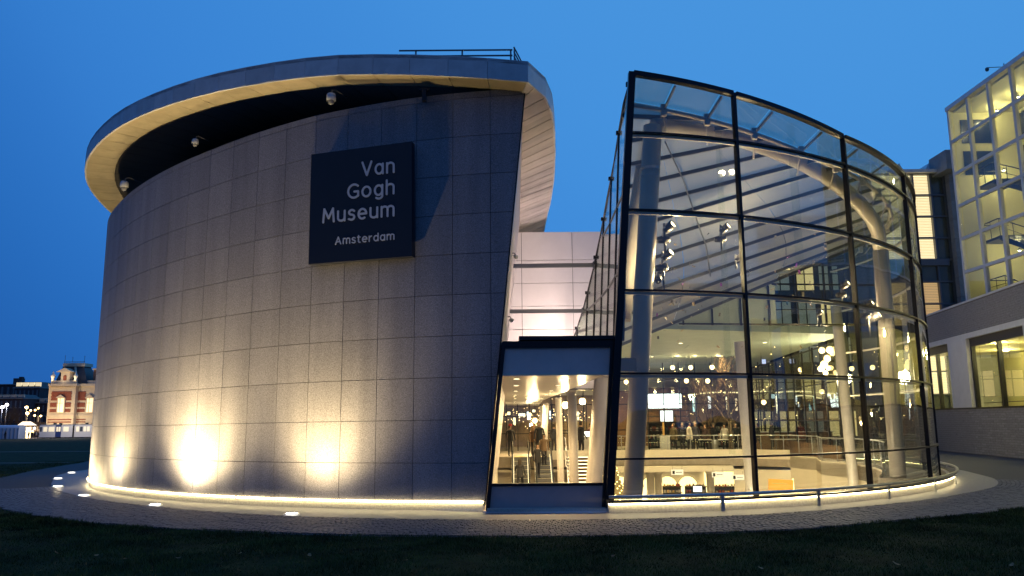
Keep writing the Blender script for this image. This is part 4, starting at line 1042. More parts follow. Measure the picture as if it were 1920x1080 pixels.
# glazed screen panels behind the landing
gd = thing('glass_doors', 'dark framed glass doors behind the escalator landing', 'doors', (1.2, 53, .1))
for k in range(9): mb = MB(); mb.beam((-1.2 + k * .75, 53, 0 + .1), (-1.2 + k * .75, 53, 3.1), .05, .06); build('frame_post', mb, M_frame, gd)
for z in (1.2, 2.3): mb = MB(); mb.beam((-1.2, 53, z), (4.8, 53, z), .05, .05); build('frame_rail', mb, M_frame, gd)
mb = MB(); mb.box((1.8, 53.03, 1.6), (6, .012, 3)); build('pane', mb, M_bpane, gd)

DSP = [(951, 772, 957, 778, 54, (1, .75, .4), 2.5, 'tiny warm lit display at the far left behind the landing'), (962, 783, 967, 796, 55, (1, .8, .5), 1.6, 'narrow warm display left of the glass doors'),
       (972, 775, 985, 782, 56, (1, .85, .6), 2.2, 'wide warm shop display behind the glass doors'), (988, 772, 992, 781, 56, (.8, .88, 1), 3.0, 'small bluish display left of the landing lamp'),
       (998, 768, 1004, 773, 57, (1, .8, .5), 2.4, 'small display above the low wide lamp'), (1030, 770, 1036, 786, 57, (.9, .92, 1), 2.6, 'upright white display between the slim columns'),
       (1082, 772, 1086, 788, 56, (1, .8, .5), 2.0, 'upright warm display beside the second cream column'), (1040, 775, 1044, 782, 56, (1, .72, .35), 2.2, 'small orange display near the lit stair')]
for d_ in DSP: screen(d_[0], d_[1], d_[2], d_[3], d_[4], d_[7], d_[5], d_[6])
# ---------------- lower-level merchandise
random.seed(31)
for i, (px0, px1, n_) in enumerate(((1236, 1278, 'dark shop shelving on the lower level left of the screen'), (1285, 1325, 'dark shop shelving on the lower level with a bright monitor'), (1340, 1400, 'grey shop counter at the foot of the bright alcove'))):
    a, b = at(px0, 915, 49), at(px1, 915, 49); t = thing('shop_shelf', n_, 'shop shelf', ((a.x + b.x) / 2, 49, -4)); W = b.x - a.x; top = a.z + .12 - (-4) if i < 2 else a.z + .1 + 4
    mb = MB(); mb.box((0, .2, top / 2), (W, .05, top)); build('back_board', mb, M_dark, t, local=True)
    for k in range(4): mb = MB(); mb.box((0, 0, top - .05 - k * .35), (W, .45, .04)); build('shelf', mb, M_dark, t, local=True)
    mb = MB(); x = -W / 2 + .1
    while x < W / 2 - .1:
        for k in range(3): mb.box((x, -.05, top - .03 + .07 - k * .35), (.1, .1, random.uniform(.08, .2)), random.choice((0, 1, 2)))
        x += random.uniform(.13, .22)
    o = build('goods', mb, [mat('book_pale', (.5, .45, .38), .7), mat('book_red', (.3, .06, .04), .7), mat('goods_gold', (.7, .45, .15), .5)], t, local=True); o['kind'] = 'stuff'
screen(1300, 912, 1316, 922, 48.6, 'small white monitor among the lower level shop shelves', (.9, .9, 1), 2.5)

# ---------------- bare trees on the gallery
def twig(mb, p, d, L, r, lv, R):
    if lv == 0 or r < .004: return
    n = 3; pts = [p]; dd = d.copy()
    for k in range(n):
        dd = (dd + Vector((R.uniform(-.16, .16), R.uniform(-.16, .16), R.uniform(-.03, .12)))).normalized(); pts.append(pts[-1] + dd * L / n)
    mb.tube(pts, [r * (1 - .35 * k / n) for k in range(n + 1)], 5)
    for k in range(3 if lv > 2 else 2):
        a = R.uniform(0, 2 * PI); s_ = R.uniform(.35, .75); ax = Vector((math.cos(a), math.sin(a), .25)); twig(mb, pts[-1 - (k % 2)], (dd * (1 - s_ * .5) + ax * s_).normalized(), L * R.uniform(.6, .8), r * .58, lv - 1, R)
def bare_tree(x, y, z, h, label, seed, grp=None, m=None):
    R = random.Random(seed); t = thing('bare_tree', label, 'tree', (x, y, z), grp)
    mb = MB(); mb.tube([(0, 0, 0), (.02, 0, h * .2), (0, .02, h * .38)], [.028 * h, .022 * h, .018 * h], 8); build('trunk', mb, m or mat('bark', (.09, .06, .035), .9), t, local=True)
    mb = MB()
    for k in range(5):
        a = k * 1.3 + R.uniform(0, .6); twig(mb, Vector((0, 0, h * (.25 + .03 * k))), Vector((math.cos(a) * .7, math.sin(a) * .7, .9)).normalized(), h * .26, .011 * h, 5, R)
    twig(mb, Vector((0, 0, h * .38)), Vector((0, 0, 1)), h * .3, .016 * h, 6, R)
    build('branches', mb, m or mat('bark', (.09, .06, .035), .9), t, local=True); return t
p = at(1370, 835, 47); bare_tree(p.x, 47, .1, 5.3, 'taller bare tree on the gallery beside the slim cream post', 3, 'bare trees on the gallery')
p = at(1330, 835, 49); bare_tree(p.x, 49, .1, 3.9, 'smaller bare tree on the gallery left of the taller one', 5, 'bare trees on the gallery')

# ================================================================== PEOPLE
SKIN = mat('skin', (.42, .25, .17), .6)
def person(loc, rz, label, coat=(.02, .02, .025), legs=(.02, .02, .03), hair=(.03, .02, .012), pose='stand', h=1.72, hairlong=False, hat=None, grp='people in the museum'):
    s = h / 1.75; me = bpy.data.meshes.new('body'); bm = bmesh.new()
    V = {}; rad = {}
    def vx(n, x, y, z, r, r2=None): V[n] = bm.verts.new((x * s, y * s, z * s)); rad[n] = (r * s, (r2 or r) * s)
    f = .0
    step_ = .16 if pose in ('walk', 'ride') else .02
    vx('pel', 0, 0, .95, .135, .10); vx('wai', 0, 0, 1.10, .125, .09); vx('che', 0, 0, 1.30, .155, .105); vx('nb', 0, 0, 1.46, .075); vx('nk', 0, 0, 1.52, .052); vx('hd', 0, -.015, 1.62, .085, .10); vx('hd2', 0, -.01, 1.70, .07)
    if pose == 'sit':
        legs_ = (('l', 1), ('r', -1))
        for n, q in legs_: vx(n + 'h', .09 * q, 0, .9, .09); vx(n + 'k', .11 * q, -.42, .88, .07); vx(n + 'a', .11 * q, -.40, .46, .045); vx(n + 'f', .12 * q, -.55, .43, .035)
    else:
        for n, q in (('l', 1), ('r', -1)): vx(n + 'h', .09 * q, 0, .88, .095); vx(n + 'k', .10 * q, -.03 + step_ * q, .48, .065); vx(n + 'a', .105 * q, .02 + step_ * q * .9, .08, .043); vx(n + 'f', .115 * q, -.13 + step_ * q * .9, .035, .035)
    for n, q in (('L', 1), ('R', -1)):
        vx(n + 's', .185 * q, 0, 1.42, .062)
        if pose == 'ride' and q == 1: vx(n + 'e', .30 * q, -.12, 1.17, .045); vx(n + 'w', .36 * q, -.36, 1.12, .032); vx(n + 'x', .37 * q, -.45, 1.12, .03)
        elif pose == 'sit': vx(n + 'e', .24 * q, -.08, 1.14, .045); vx(n + 'w', .14 * q, -.32, 1.06, .032); vx(n + 'x', .1 * q, -.4, 1.06, .03)
        else: vx(n + 'e', .245 * q, .03, 1.14, .045); vx(n + 'w', .26 * q, -.06 - .1 * (q == -1), .90, .032); vx(n + 'x', .26 * q, -.09 - .1 * (q == -1), .81, .03)
    for a, b in (('pel', 'wai'), ('wai', 'che'), ('che', 'nb'), ('nb', 'nk'), ('nk', 'hd'), ('hd', 'hd2'), ('pel', 'lh'), ('lh', 'lk'), ('lk', 'la'), ('la', 'lf'), ('pel', 'rh'), ('rh', 'rk'), ('rk', 'ra'), ('ra', 'rf'),
                 ('che', 'Ls'), ('Ls', 'Le'), ('Le', 'Lw'), ('Lw', 'Lx'), ('che', 'Rs'), ('Rs', 'Re'), ('Re', 'Rw'), ('Rw', 'Rx')): bm.edges.new((V[a], V[b]))
    bm.verts.index_update(); names = list(V); bm.to_mesh(me); bm.free()
    tmp = bpy.data.objects.new('tmp', me); COL.objects.link(tmp); m = tmp.modifiers.new('s', 'SKIN'); m.use_smooth_shade = True; tmp.modifiers.new('u', 'SUBSURF').levels = 1
    sv = me.skin_vertices[0].data
    for i, n in enumerate(names): sv[i].radius = rad[n]; sv[i].use_root = (n == 'pel')
    dg = bpy.context.evaluated_depsgraph_get(); ev = tmp.evaluated_get(dg); bme = bpy.data.meshes.new_from_object(ev); bpy.data.objects.remove(tmp)
    c1, c2 = mat('coat_%02x%02x%02x' % tuple(int(c * 255) for c in coat), coat, .85), mat('legs_%02x%02x%02x' % tuple(int(c * 255) for c in legs), legs, .85)
    bme.materials.clear()
    for q in (c1, c2, SKIN, M_black): bme.materials.append(q)
    for pg in bme.polygons:
        z = pg.center.z / s; x = abs(pg.center.x / s); y = pg.center.y / s
        mi = 0
        if z > 1.50: mi = 2
        elif pose == 'sit': mi = 1 if (z < .98 and y < -.12) or z < .8 else 0
        elif z < .86 and x < .22: mi = 1
        if pose != 'sit' and x > .2 and z < .86: mi = 2
        if z < .07: mi = 3
        pg.material_index = mi; pg.use_smooth = True
    t = thing('person', label, 'person', loc, grp, rz)
    b = link('body', bme, t)
    mb = MB()
    hz = 1.645 * s
    pr = [(.001, .135), (.07, .115), (.098, .05), (.103, -.02), (.09, -.08 if not hairlong else -.30), (.06, -.1 if not hairlong else -.33)]
    mb.lathe([(r * s, z * s) for r, z in pr], (0, .022 * s, hz), 12); build('hair', mb, mat('hair_%02x' % int(hair[0] * 255), hair, .8), t, local=True)
    mb = MB(); mb.box((0, -.103 * s, 1.615 * s), (.02 * s, .025 * s, .04 * s)); mb.box((.032 * s, -.088 * s, 1.64 * s), (.02 * s, .012, .01)); mb.box((-.032 * s, -.088 * s, 1.64 * s), (.02 * s, .012, .01)); mb.box((0, -.09 * s, 1.575 * s), (.045 * s, .012, .008)); build('face', mb, SKIN, t, local=True)
    if hat: mb = MB(); mb.lathe([(.001, .16), (.08, .14), (.112, .06), (.115, .02)], (0, .01, hz), 12); build('hat', mb, mat('hat_red', hat, .8), t, local=True)
    if pose != 'sit':
        mb = MB(); mb.lathe([(.155 * s, 1.28 * s), (.17 * s, 1.05 * s), (.185 * s, .80 * s)], (0, 0, 0), 12); build('coat_skirt', mb, c1, t, local=True)
        for vv in t.children[-1].data.vertices: vv.co.y *= .72
    return t
def pp(px, d, z=.1): q = at(px, 800, d); return (q.x, d, z)
person(pp(957, 45), .3, 'person in dark clothes and a red hat standing at the left escalator landing', hat=(.45, .04, .04))
person(pp(1000, 45.2), .2, 'woman with light hair in a brown coat at the top of the right escalator', coat=(.16, .09, .05), hair=(.35, .2, .09), hairlong=True, h=1.65)
person(pp(1011, 44.9), -.1, 'man in a dark jacket at the top of the right escalator', coat=(.03, .035, .045), hair=(.2, .17, .14), h=1.85)
def onstep(x, k, rz, **kw): return (x, 44.0 - (k + .5) * .34, .1 - k * .20)
person(onstep(.32, 8, 0), 2.9, 'rider with long dark hair and black coat on the left escalator', pose='ride', hairlong=True, h=1.62)
person(onstep(1.25, 5, 0), .25, 'rider in a long black coat on the right escalator', pose='ride', h=1.74)
person(onstep(1.62, 2, 0), .1, 'rider in a brown coat following behind on the right escalator', coat=(.2, .13, .08), h=1.62, pose='walk')
person(pp(1038, 50), 2.6, 'person in a black coat standing between the slim column and the stair', h=1.7)
person(pp(1089, 45), 2.2, 'tall person in black standing beside the white service desk', h=1.86)
person(pp(1107, 47), .3, 'person behind the white service desk near the thick column', coat=(.1, .05, .05))
ppl = [(1262, 47, 'walk', (.08, .06, .03), 'person in an olive coat walking behind the rail near the white cabinet'), (1279, 47.8, 'stand', (.02, .02, .03), 'person in black standing behind the rail right of the olive coat'),
       (1292, 46.5, 'walk', (.55, .5, .45), 'person in a cream coat behind the gallery rail'), (1303, 47.2, 'stand', (.03, .03, .05), 'person in navy beside the first cafe table'),
       (1322, 48.2, 'stand', (.05, .03, .03), 'person in maroon at the first cafe table under the bare tree'), (1337, 49, 'walk', (.015, .015, .02), 'person in black beside the litter bin'),
       (1358, 47.6, 'stand', (.4, .38, .36), 'person in a pale jacket at the second cafe table'), (1379, 48.5, 'stand', (.02, .025, .03), 'person in dark clothes beside the slim cream post'),
       (1420, 48, 'walk', (.02, .02, .02), 'person in black just right of the first mullion'), (1446, 48.6, 'stand', (.05, .05, .06), 'person in grey at the dark counter'),
       (1500, 47.2, 'stand', (.3, .03, .03), 'person in a red coat in the second bay'), (1515, 48.3, 'walk', (.02, .02, .03), 'person in black right of the red coat'),
       (1585, 47, 'stand', (.03, .03, .03), 'person in black at the brightly lit table'), (1640, 45, 'walk', (.04, .04, .06), 'person in navy walking in the third bay'), (1668, 46, 'stand', (.02, .02, .02), 'person in black near the curved column')]
for i, (px, d, ps, c, lb) in enumerate(ppl): person(pp(px, d), random.uniform(-2, 2), lb, coat=c, pose=ps, h=random.uniform(1.6, 1.82), hair=random.choice([(.03, .02, .01), (.2, .12, .05), (.08, .05, .03)]))

# ---------------- interior lights (ceiling downlights and floodlight, rear row added as a wash)
def downlight(x, y, z, e_w, label, r=.09):
    t = thing('downlight', label, 'ceiling light', (x, y, z), 'recessed ceiling downlights')
    mb = MB(); mb.lathe([(.001, 0), (r, 0), (r, .02)], (0, 0, -.012), 12); build('lens', mb, M_spotl, t, local=True)
    mb = MB(); mb.lathe([(r, -.014), (r * 1.3, -.014), (r * 1.3, .0)], (0, 0, 0), 12); build('trim_ring', mb, M_steel, t, local=True)
    lamp('lamp_light', 'SPOT', (x, y, z - .05), e_w, (1, .68, .31), t, .08, (x, y + .01, z - 3), 150)
k = 0
wn = ['front', 'second', 'third', 'fourth', 'fifth', 'rear']
for i, y in enumerate((21, 25, 29.5, 34, 39, 46)):
    for j, x in enumerate((.1, 1.4)): downlight(x, y, 3.10, 330, '%s of the recessed downlights in the link ceiling, %s row' % (wn[i], 'wall-side' if j == 0 else 'hall-side'))
for i, y in enumerate((38, 46, 57.5)):  # rear row added only to wash the pale frieze
    for j, x in enumerate((4, 8, 12)): downlight(x, y, ZC, 640, 'recessed downlight in the %s row of the rear hall ceiling, %s column' % (['front', 'middle', 'rear'][i], ['near the link', 'central', 'outer'][j]))
for i, (x, y) in enumerate(((5.5, 47), (9, 47), (12.5, 47), (2, 46), (7, 50.2), (11, 50.2))): downlight(x, y, -.705, 230, 'downlight in the low ceiling of the lower level, ' + ['over the left columns', 'over the middle bay', 'over the right bay', 'behind the escalators', 'at the left alcoves', 'at the broad alcove'][i])
# large fittings in the void that wash the cream wall
def wash(x, y, z, aim, e_w, label, angle=100):
    t = thing('floodlight', label, 'floodlight', (x, y, z)); mb = MB(); mb.box((0, 0, 0), (.3, .2, .2)); build('housing', mb, M_strut, t, local=True)
    mb = MB(); d = (Vector(aim) - Vector((x, y, z))).normalized(); mb.tube([d * .16, d * .19], .09, 12); build('lens', mb, M_spotl, t, local=True)
    lamp('flood_light', 'SPOT', Vector((x, y, z)) + d * .25, e_w, (1, .80, .50), t, .1, aim, angle); return t
wash(6.2, 23.5, -2.6, (13.5, 36, -2.0), 1500, 'floodlight low in the void washing the curved cream wall', 120)
wash(9.8, 26.5, -2.8, (15, 34, -1.5), 1000, 'second floodlight low in the void nearer the curved cream wall', 130)
# exterior floodlight in the gap aimed at the pale wall
t = thing('gap_floodlight', 'floodlight on the link roof shining on the pale connecting wall', 'floodlight', (2.3, 28.35, 3.86)); mb = MB(); mb.box((0, 0, .12), (.3, .15, .2)); build('housing', mb, M_strut, t, local=True)
mb = MB(); mb.tube([(0, 0, -.0), (0, 0, .05)], .05, 8); build('foot', mb, M_strut, t, local=True)
mb = MB(); mb.box((0, .078, .12), (.24, .01, .14)); build('lens', mb, M_spotl, t, local=True)
lamp('flood_light', 'SPOT', (2.3, 28.5, 4.25), 560, (1, .77, .68), t, .12, (2.2, 30.4, 5.7), 155)
lamp('flood_light', 'SPOT', (1.7, 27.4, 4.1), 600, (1, .76, .66), t, .12, (1.6, 30.4, 6.6), 150)
t = thing('gap_floodlight', 'floodlight on the link roof shining up at the plank soffit', 'floodlight', (1.2, 25.0, 3.86)); mb = MB(); mb.box((0, 0, .12), (.3, .15, .2)); build('housing', mb, M_strut, t, local=True)
mb = MB(); mb.tube([(0, 0, -.0), (0, 0, .05)], .05, 8); build('foot', mb, M_strut, t, local=True)
lamp('flood_light', 'SPOT', (1.2, 25.0, 4.2), 520, (1, .76, .62), t, .12, (.8, 25.5, 9.5), 130)

# ================================================================== GROUND UPLIGHTS
UP = [((-4.93, 18.32), (600, 820), 'ground uplight nearest the camera, below the navy sign'), ((-8.97, 20.59), (385, 830), 'second ground uplight from the right along the granite wall'),
      ((-12.29, 23.51), (235, 830), 'third ground uplight along the wall, where it starts to curve away'), ((-15.0, 27.0), (190, 820), 'fourth ground uplight, at the left bend of the wall'),
      ((-17.23, 30.98), None, 'fifth ground uplight, beyond the left bend'), ((-18.71, 34.65), None, 'farthest ground uplight, in the paving left of the wing')]
UPF = [2.3, .72, 1.5, 1.4, 1, 1]
for (xy, hot, lb) in UP:
    t = thing('ground_uplight', lb, 'uplight', (xy[0], xy[1], 0), 'ground uplights around the granite wing')
    mb = MB(); mb.lathe([(.001, .018), (.13, .018), (.135, .008)], (0, 0, .012), 18); build('lens', mb, M_up, t, local=True)
    mb = MB(); mb.lathe([(.135, .026), (.175, .024), (.18, .004)], (0, 0, .004), 18); build('trim_ring', mb, M_steel, t, local=True)
    # nearest wall point
    dd = np.linalg.norm(WALL - np.array(xy), axis=1); w = WALL[dd.argmin()]
    base = Vector((w[0], w[1], 0)); 
    if hot:
        d = _F + (hot[0] - 960) / FOC * _R + (540 - hot[1]) / FOC * _U; b_ = d.x / d.y
        g = WALL[:, 0] - b_ * WALL[:, 1]; cand = [i for i in range(len(WALL)) if g[i] * g[i - 1] <= 0]; i = min(cand, key=lambda i: WALL[i, 1]); base = Vector((WALL[i, 0], WALL[i, 1], 0))
    aim = base + Vector((0, 0, 3.4))
    kf = UPF[UP.index((xy, hot, lb))]
    lamp('beam', 'SPOT', (xy[0], xy[1], .10), 760, (1, .75, .36), t, .06, aim, 116, 1.0)
    lamp('wide_beam', 'SPOT', (xy[0], xy[1], .10), 300, (1, .79, .46), t, .06, base + Vector((0, 0, 4.5)), 150, 1.0)
    lamp('core_beam', 'SPOT', (xy[0], xy[1], .10), 330 * kf, (1, .75, .34), t, .05, base + Vector((0, 0, 2.1)), 68, 1.0)

# ================================================================== GROUND
CX, CY = 1.5, 32.0
def polar(pts, n=720):
    th = np.array([math.atan2(p[1] - CY, p[0] - CX) for p in pts]); r = np.array([math.hypot(p[0] - CX, p[1] - CY) for p in pts]); o = np.argsort(th); th, r = th[o], r[o]
    T = np.linspace(-PI, PI, n, endpoint=False); return T, np.interp(T, np.r_[th[-1] - 2 * PI, th, th[0] + 2 * PI], np.r_[r[-1], r, r[0]])
def smoothp(r, k=9):
    w = np.ones(k) / k; return np.convolve(np.r_[r[-k:], r, r[:k]], w, 'same')[k:-k]
def shape_r(P, T):   # radius of a closed polygon (centre inside)
    th = np.arctan2(P[:, 1] - CY, P[:, 0] - CX); r = np.hypot(P[:, 0] - CX, P[:, 1] - CY); o = np.argsort(th); return np.interp(T, np.r_[th[o][-1] - 2 * PI, th[o], th[o][0] + 2 * PI], np.r_[r[o][-1], r[o], r[o][0]])
T = np.linspace(-PI, PI, 720, endpoint=False)
rW = shape_r(WALL, T); rG = shape_r(offs(GPL, -.1), T)
rect = np.array([(-8 + 25.5 * i / 60, 63) for i in range(61)] + [(17.5, 63 - 30 * i / 60) for i in range(61)] + [(-8, 33 + 30 * i / 60) for i in range(61)]); rR = np.where(np.sin(T) > 0.05, shape_r(rect, T), 0)
rP = np.maximum(np.maximum(rW, rG), rR)
# link front: fill the notch between ellipses up to y = 18.6
rL = np.where((np.sin(T) < -.9), (CY - 18.7) / np.maximum(.01, -np.sin(T)), 0); mask = (np.cos(T) * rL + CX > -.8) & (np.cos(T) * rL + CX < 2.3); rP = np.where(mask, np.maximum(rP, rL), rP) - .03
SPT = [(-18.67, 33.62), (-16.9, 30.2), (-15.1, 27.0), (-12.59, 23.75), (-8.97, 20.5), (-4.87, 18.05), (-2.5, 17.4), (-.59, 17.1), (1.94, 17.0), (4.94, 17.5), (8.52, 19.3), (11.91, 21.9), (14.2, 24.2), (15.6, 26.5), (16.6, 29.5), (17.6, 34), (19, 44), (20, 66), (-10, 66), (-17, 50), (-19.5, 40)]
_, rS = polar(SPT); rS = smoothp(np.maximum(rS, rP + .4), 15)
GPT = [(-23.4, 45), (-22.2, 39), (-20.6, 33.8), (-19.0, 29.0), (-16.6, 24.8), (-13.32, 21.1), (-9.27, 17.5), (-5.4, 15.7), (-2.54, 14.95), (-.04, 14.67), (3.2, 14.8), (5.31, 15.3), (7.92, 16.6), (11.51, 18.6), (16, 20.4), (24, 22.5), (40, 26), (60, 40), (60, 75), (30, 90), (0, 90), (-26, 70)]
_, rGr = polar(GPT); rGr = smoothp(rGr, 15)
def pol(th, r): return (CX + r * math.cos(th), CY + r * math.sin(th))
def strip(rA, rB, nr, zf, name, m, label=None, n=720):
    mb = MB(); vs = []
    for k in range(nr + 1):
        f = k / nr; r = rA + (rB - rA) * f
        vs += [(CX + r[i] * math.cos(T[i]), CY + r[i] * math.sin(T[i]), 0) for i in range(n)]
    vs = [(v[0], v[1], zf(v[0], v[1])) for v in vs]
    fs = [(k * n + i, k * n + (i + 1) % n, (k + 1) * n + (i + 1) % n, (k + 1) * n + i) for k in range(nr) for i in range(n)]
    mb.add([v for v in vs], [tuple(reversed(f)) for f in fs] if False else fs, 0, True); return struct(name, mb, m, label)
def ground_z(x, y):
    d = max(0, min(1, (y - 75) / 120)); return -1.25 * d * d * (3 - 2 * d) - .03
M_lawn = mat('lawn_grass', (.012, .022, .008), .95, 0, .5, 1.3, .8, 25, spec=.1, col2=(.022, .034, .012))
rad_ = [0]
# terrain outward in growing rings
mb = MB(); fac = [0, .6, 2, 5, 10, 18, 30, 50, 80, 120, 170, 250, 400, 800, 1800]; vs = []; n = 360
for f_ in fac:
    for i in range(n):
        th = T[i * 2]; r = rGr[i * 2] - .05 + f_; x, y = CX + r * math.cos(th), CY + r * math.sin(th); vs.append((x, y, ground_z(x, y) + (.0 if f_ == 0 else .02 * min(1, f_ / 2))))
fs = [(k * n + i, k * n + (i + 1) % n, (k + 1) * n + (i + 1) % n, (k + 1) * n + i) for k in range(len(fac) - 1) for i in range(n)]
mb.add(vs, fs, 0, True); struct('lawn', mb, M_lawn, 'dark green lawn around the museum')
rM = rS
strip(rP, rS - .012, 3, lambda x, y: 0.0, 'smooth_paving', M_pave, 'smooth pale stone band around both wings')
strip(rS - .02, rGr, 6, lambda x, y: -.022, 'sett_paving', M_grout, 'bedding and forecourt paving of small granite setts')
mb = MB(); vs = []   # dark joint line between band and setts
strip(rS - .014, rS + .006, 1, lambda x, y: -.004, 'drain_slot', M_frame, 'thin dark slot between smooth band and setts')
# radial joints in the smooth band: thin recessed lines as separate slabs edges
def interp_r(arr, th): return float(np.interp(th, np.r_[T, PI], np.r_[arr, arr[0]]))
# setts
random.seed(5); setts = []
th0, th1 = math.radians(-178), math.radians(-18); k = 0
r_mid = 15.0
while k < 34:
    off = .03 + k * .118; th = th0 + random.uniform(0, .01)
    while th < th1:
        rs = interp_r(rS, th) + off; rg = interp_r(rGr, th)
        if rs < rg - .03:
            x, y = pol(th, rs); 
            if y < 36 and math.hypot(x, y) < 31: setts.append((x, y, th))
        th += (.112 + random.uniform(-.006, .01)) / rs
    k += 1
setts.sort(key=lambda q: math.hypot(q[0], q[1] + 0))
def sett_mesh():
    mb = MB(); a, b, h = .050, .052, .024
    mb.add([(-a, -b, -.02), (a, -b, -.02), (a, b, -.02), (-a, b, -.02), (-a, -b, 0), (a, -b, 0), (a, b, 0), (-a, b, 0), (-a * .82, -b * .82, .004), (a * .82, -b * .82, .004), (a * .82, b * .82, .004), (-a * .82, b * .82, .004)],
           [(0, 1, 5, 4), (1, 2, 6, 5), (2, 3, 7, 6), (3, 0, 4, 7), (4, 5, 9, 8), (5, 6, 10, 9), (6, 7, 11, 10), (7, 4, 8, 11), (8, 9, 10, 11)]); return mb
setp = bpy.data.objects['sett_paving']
sm = None; base_mb = sett_mesh(); me = bpy.data.meshes.new('cobble'); me.from_pydata(base_mb.v, [], base_mb.f); me.materials.append(M_sett)
for (x, y, th) in setts[:300]:
    o = link('cobble', me, setp, (x, y, random.uniform(-.006, .004))); o.rotation_euler = (random.uniform(-.02, .02), random.uniform(-.02, .02), th + PI / 2 + random.uniform(-.05, .05))
BV = np.array(base_mb.v); allv = []; allf = []; cnt = 0
for (x, y, th) in setts[300:]:
    a = th + PI / 2 + random.uniform(-.06, .06); c, s_ = math.cos(a), math.sin(a); sx = random.uniform(.9, 1.02); P = BV.copy(); P[:, 0] *= sx
    tx, ty = random.uniform(-.02, .02), random.uniform(-.02, .02)
    Q = np.c_[x + c * P[:, 0] - s_ * P[:, 1], y + s_ * P[:, 0] + c * P[:, 1], P[:, 2] + tx * P[:, 0] + ty * P[:, 1] + random.uniform(-.006, .004)]
    allv.append(Q); allf += [tuple(i + cnt for i in f) for f in base_mb.f]; cnt += len(BV)
me2 = bpy.data.meshes.new('cobblestones'); me2.from_pydata(np.concatenate(allv).tolist(), [], allf); me2.materials.append(M_sett); me2.update(); o = link('cobblestones', me2, setp); o['kind'] = 'stuff'

# grass blades in the near lawn
def blades(N, xr, yr, seed, hmin, hmax, name, label):
    R = np.random.default_rng(seed); X = R.uniform(xr[0], xr[1], N); Y = R.uniform(yr[0], yr[1], N)
    th = np.arctan2(Y - CY, X - CX); r = np.hypot(X - CX, Y - CY); rg = np.interp(th, np.r_[T, PI], np.r_[rGr, rGr[0]])
    wob = .05 * np.sin(th * 160) + .05 * np.sin(th * 73 + 1) + .03 * np.sin(th * 391)
    vis = (np.abs(X) < .68 * Y + 1.0); keep = (r > rg - .02 + wob) & vis; X, Y = X[keep], Y[keep]; n = len(X)
    a = R.uniform(0, 2 * np.pi, n); h = R.uniform(hmin, hmax, n) * (1 + .5 * np.sin(X * 2.1) * np.sin(Y * 1.7)); w = R.uniform(.003, .007, n) * (1 + (Y > 16) * .8); lean = R.normal(0, .5, n) * h; l2 = R.normal(0, .5, n) * h
    z0 = -.02
    V = np.empty((n, 3, 3)); V[:, 0] = np.c_[X - np.cos(a) * w, Y - np.sin(a) * w, np.full(n, z0)]; V[:, 1] = np.c_[X + np.cos(a) * w, Y + np.sin(a) * w, np.full(n, z0)]; V[:, 2] = np.c_[X + lean, Y + l2, z0 + h]
    me = bpy.data.meshes.new(name); me.vertices.add(n * 3); me.vertices.foreach_set('co', V.reshape(-1)); me.loops.add(n * 3); me.loops.foreach_set('vertex_index', np.arange(n * 3)); me.polygons.add(n)
    me.polygons.foreach_set('loop_start', np.arange(0, n * 3, 3)); me.polygons.foreach_set('loop_total', np.full(n, 3)); me.update(); me.validate()
    me.materials.append(M_blade); return tag(link(name, me), label, 'grass', kind='stuff')
M_blade = mat('grass_blade', (.022, .042, .012), .8, 0, .75, 1.1, spec=.15, col2=(.045, .065, .016))
blades(330000, (-13, 13), (8.2, 19), 3, .025, .075, 'grass', 'short dark grass of the lawn in the foreground')
blades(60000, (-26, -9), (17, 46), 4, .03, .08, 'grass', 'grass left of the curved paving')
# fallen leaves
random.seed(9); mlf = mat('dead_leaf', (.20, .15, .07), .8, vary=.4)
spl = [(107, 1036), (181, 1040), (237, 1047), (413, 1055), (450, 1037), (580, 1040), (335, 1045), (1384, 1038), (1426, 1064), (1680, 1056), (1860, 1040), (1150, 1041), (1897, 1058), (1660, 1037), (760, 1050), (1240, 1048)]
lm = []
for q in range(3):
    mb = MB(); n = 9; cu = random.uniform(.2, .5); pts = [(.045 * math.cos(2 * PI * i / n) * (1 + .15 * (i % 2)), .028 * math.sin(2 * PI * i / n) * (1 + .2 * (i % 3 == 0)), .012 + cu * .02 * math.cos(4 * PI * i / n)) for i in range(n)]
    mb.add([(0, 0, 0)] + pts + [(0, 0, -.002)] + [(p[0], p[1], p[2] - .002) for p in pts], [(0, i + 1, (i + 1) % n + 1) for i in range(n)] + [(n + 1, (i + 1) % n + n + 2, i + n + 2) for i in range(n)])
    me = bpy.data.meshes.new('fallen_leaf'); me.from_pydata(mb.v, [], mb.f); me.materials.append(mlf); lm.append(me)
LFL = ['brown leaf on the lawn, farthest left of the fallen leaves', 'brown leaf on the left lawn, second from the left', 'brown leaf on the left lawn, third from the left', 'brown leaf low on the lawn below the farthest left hot spot on the wall',
       'brown leaf high on the lawn, just below and right of the fifth leaf', 'brown leaf on the lawn below the ground uplight nearest the camera', 'brown leaf on the left lawn, fourth from the left', 'brown leaf on the lawn below the first mullion of the glass hall',
       'lowest brown leaf on the lawn below the glass hall', 'brown leaf on the right lawn, lower of the close pair', 'brown leaf on the right lawn, second from the right', 'brown leaf on the lawn below the dark frame between link and glass hall',
       'brown leaf on the lawn in the far right corner', 'brown leaf on the right lawn, upper of the close pair', 'brown leaf on the lawn below the navy sign', 'brown leaf on the lawn below the big grey column']
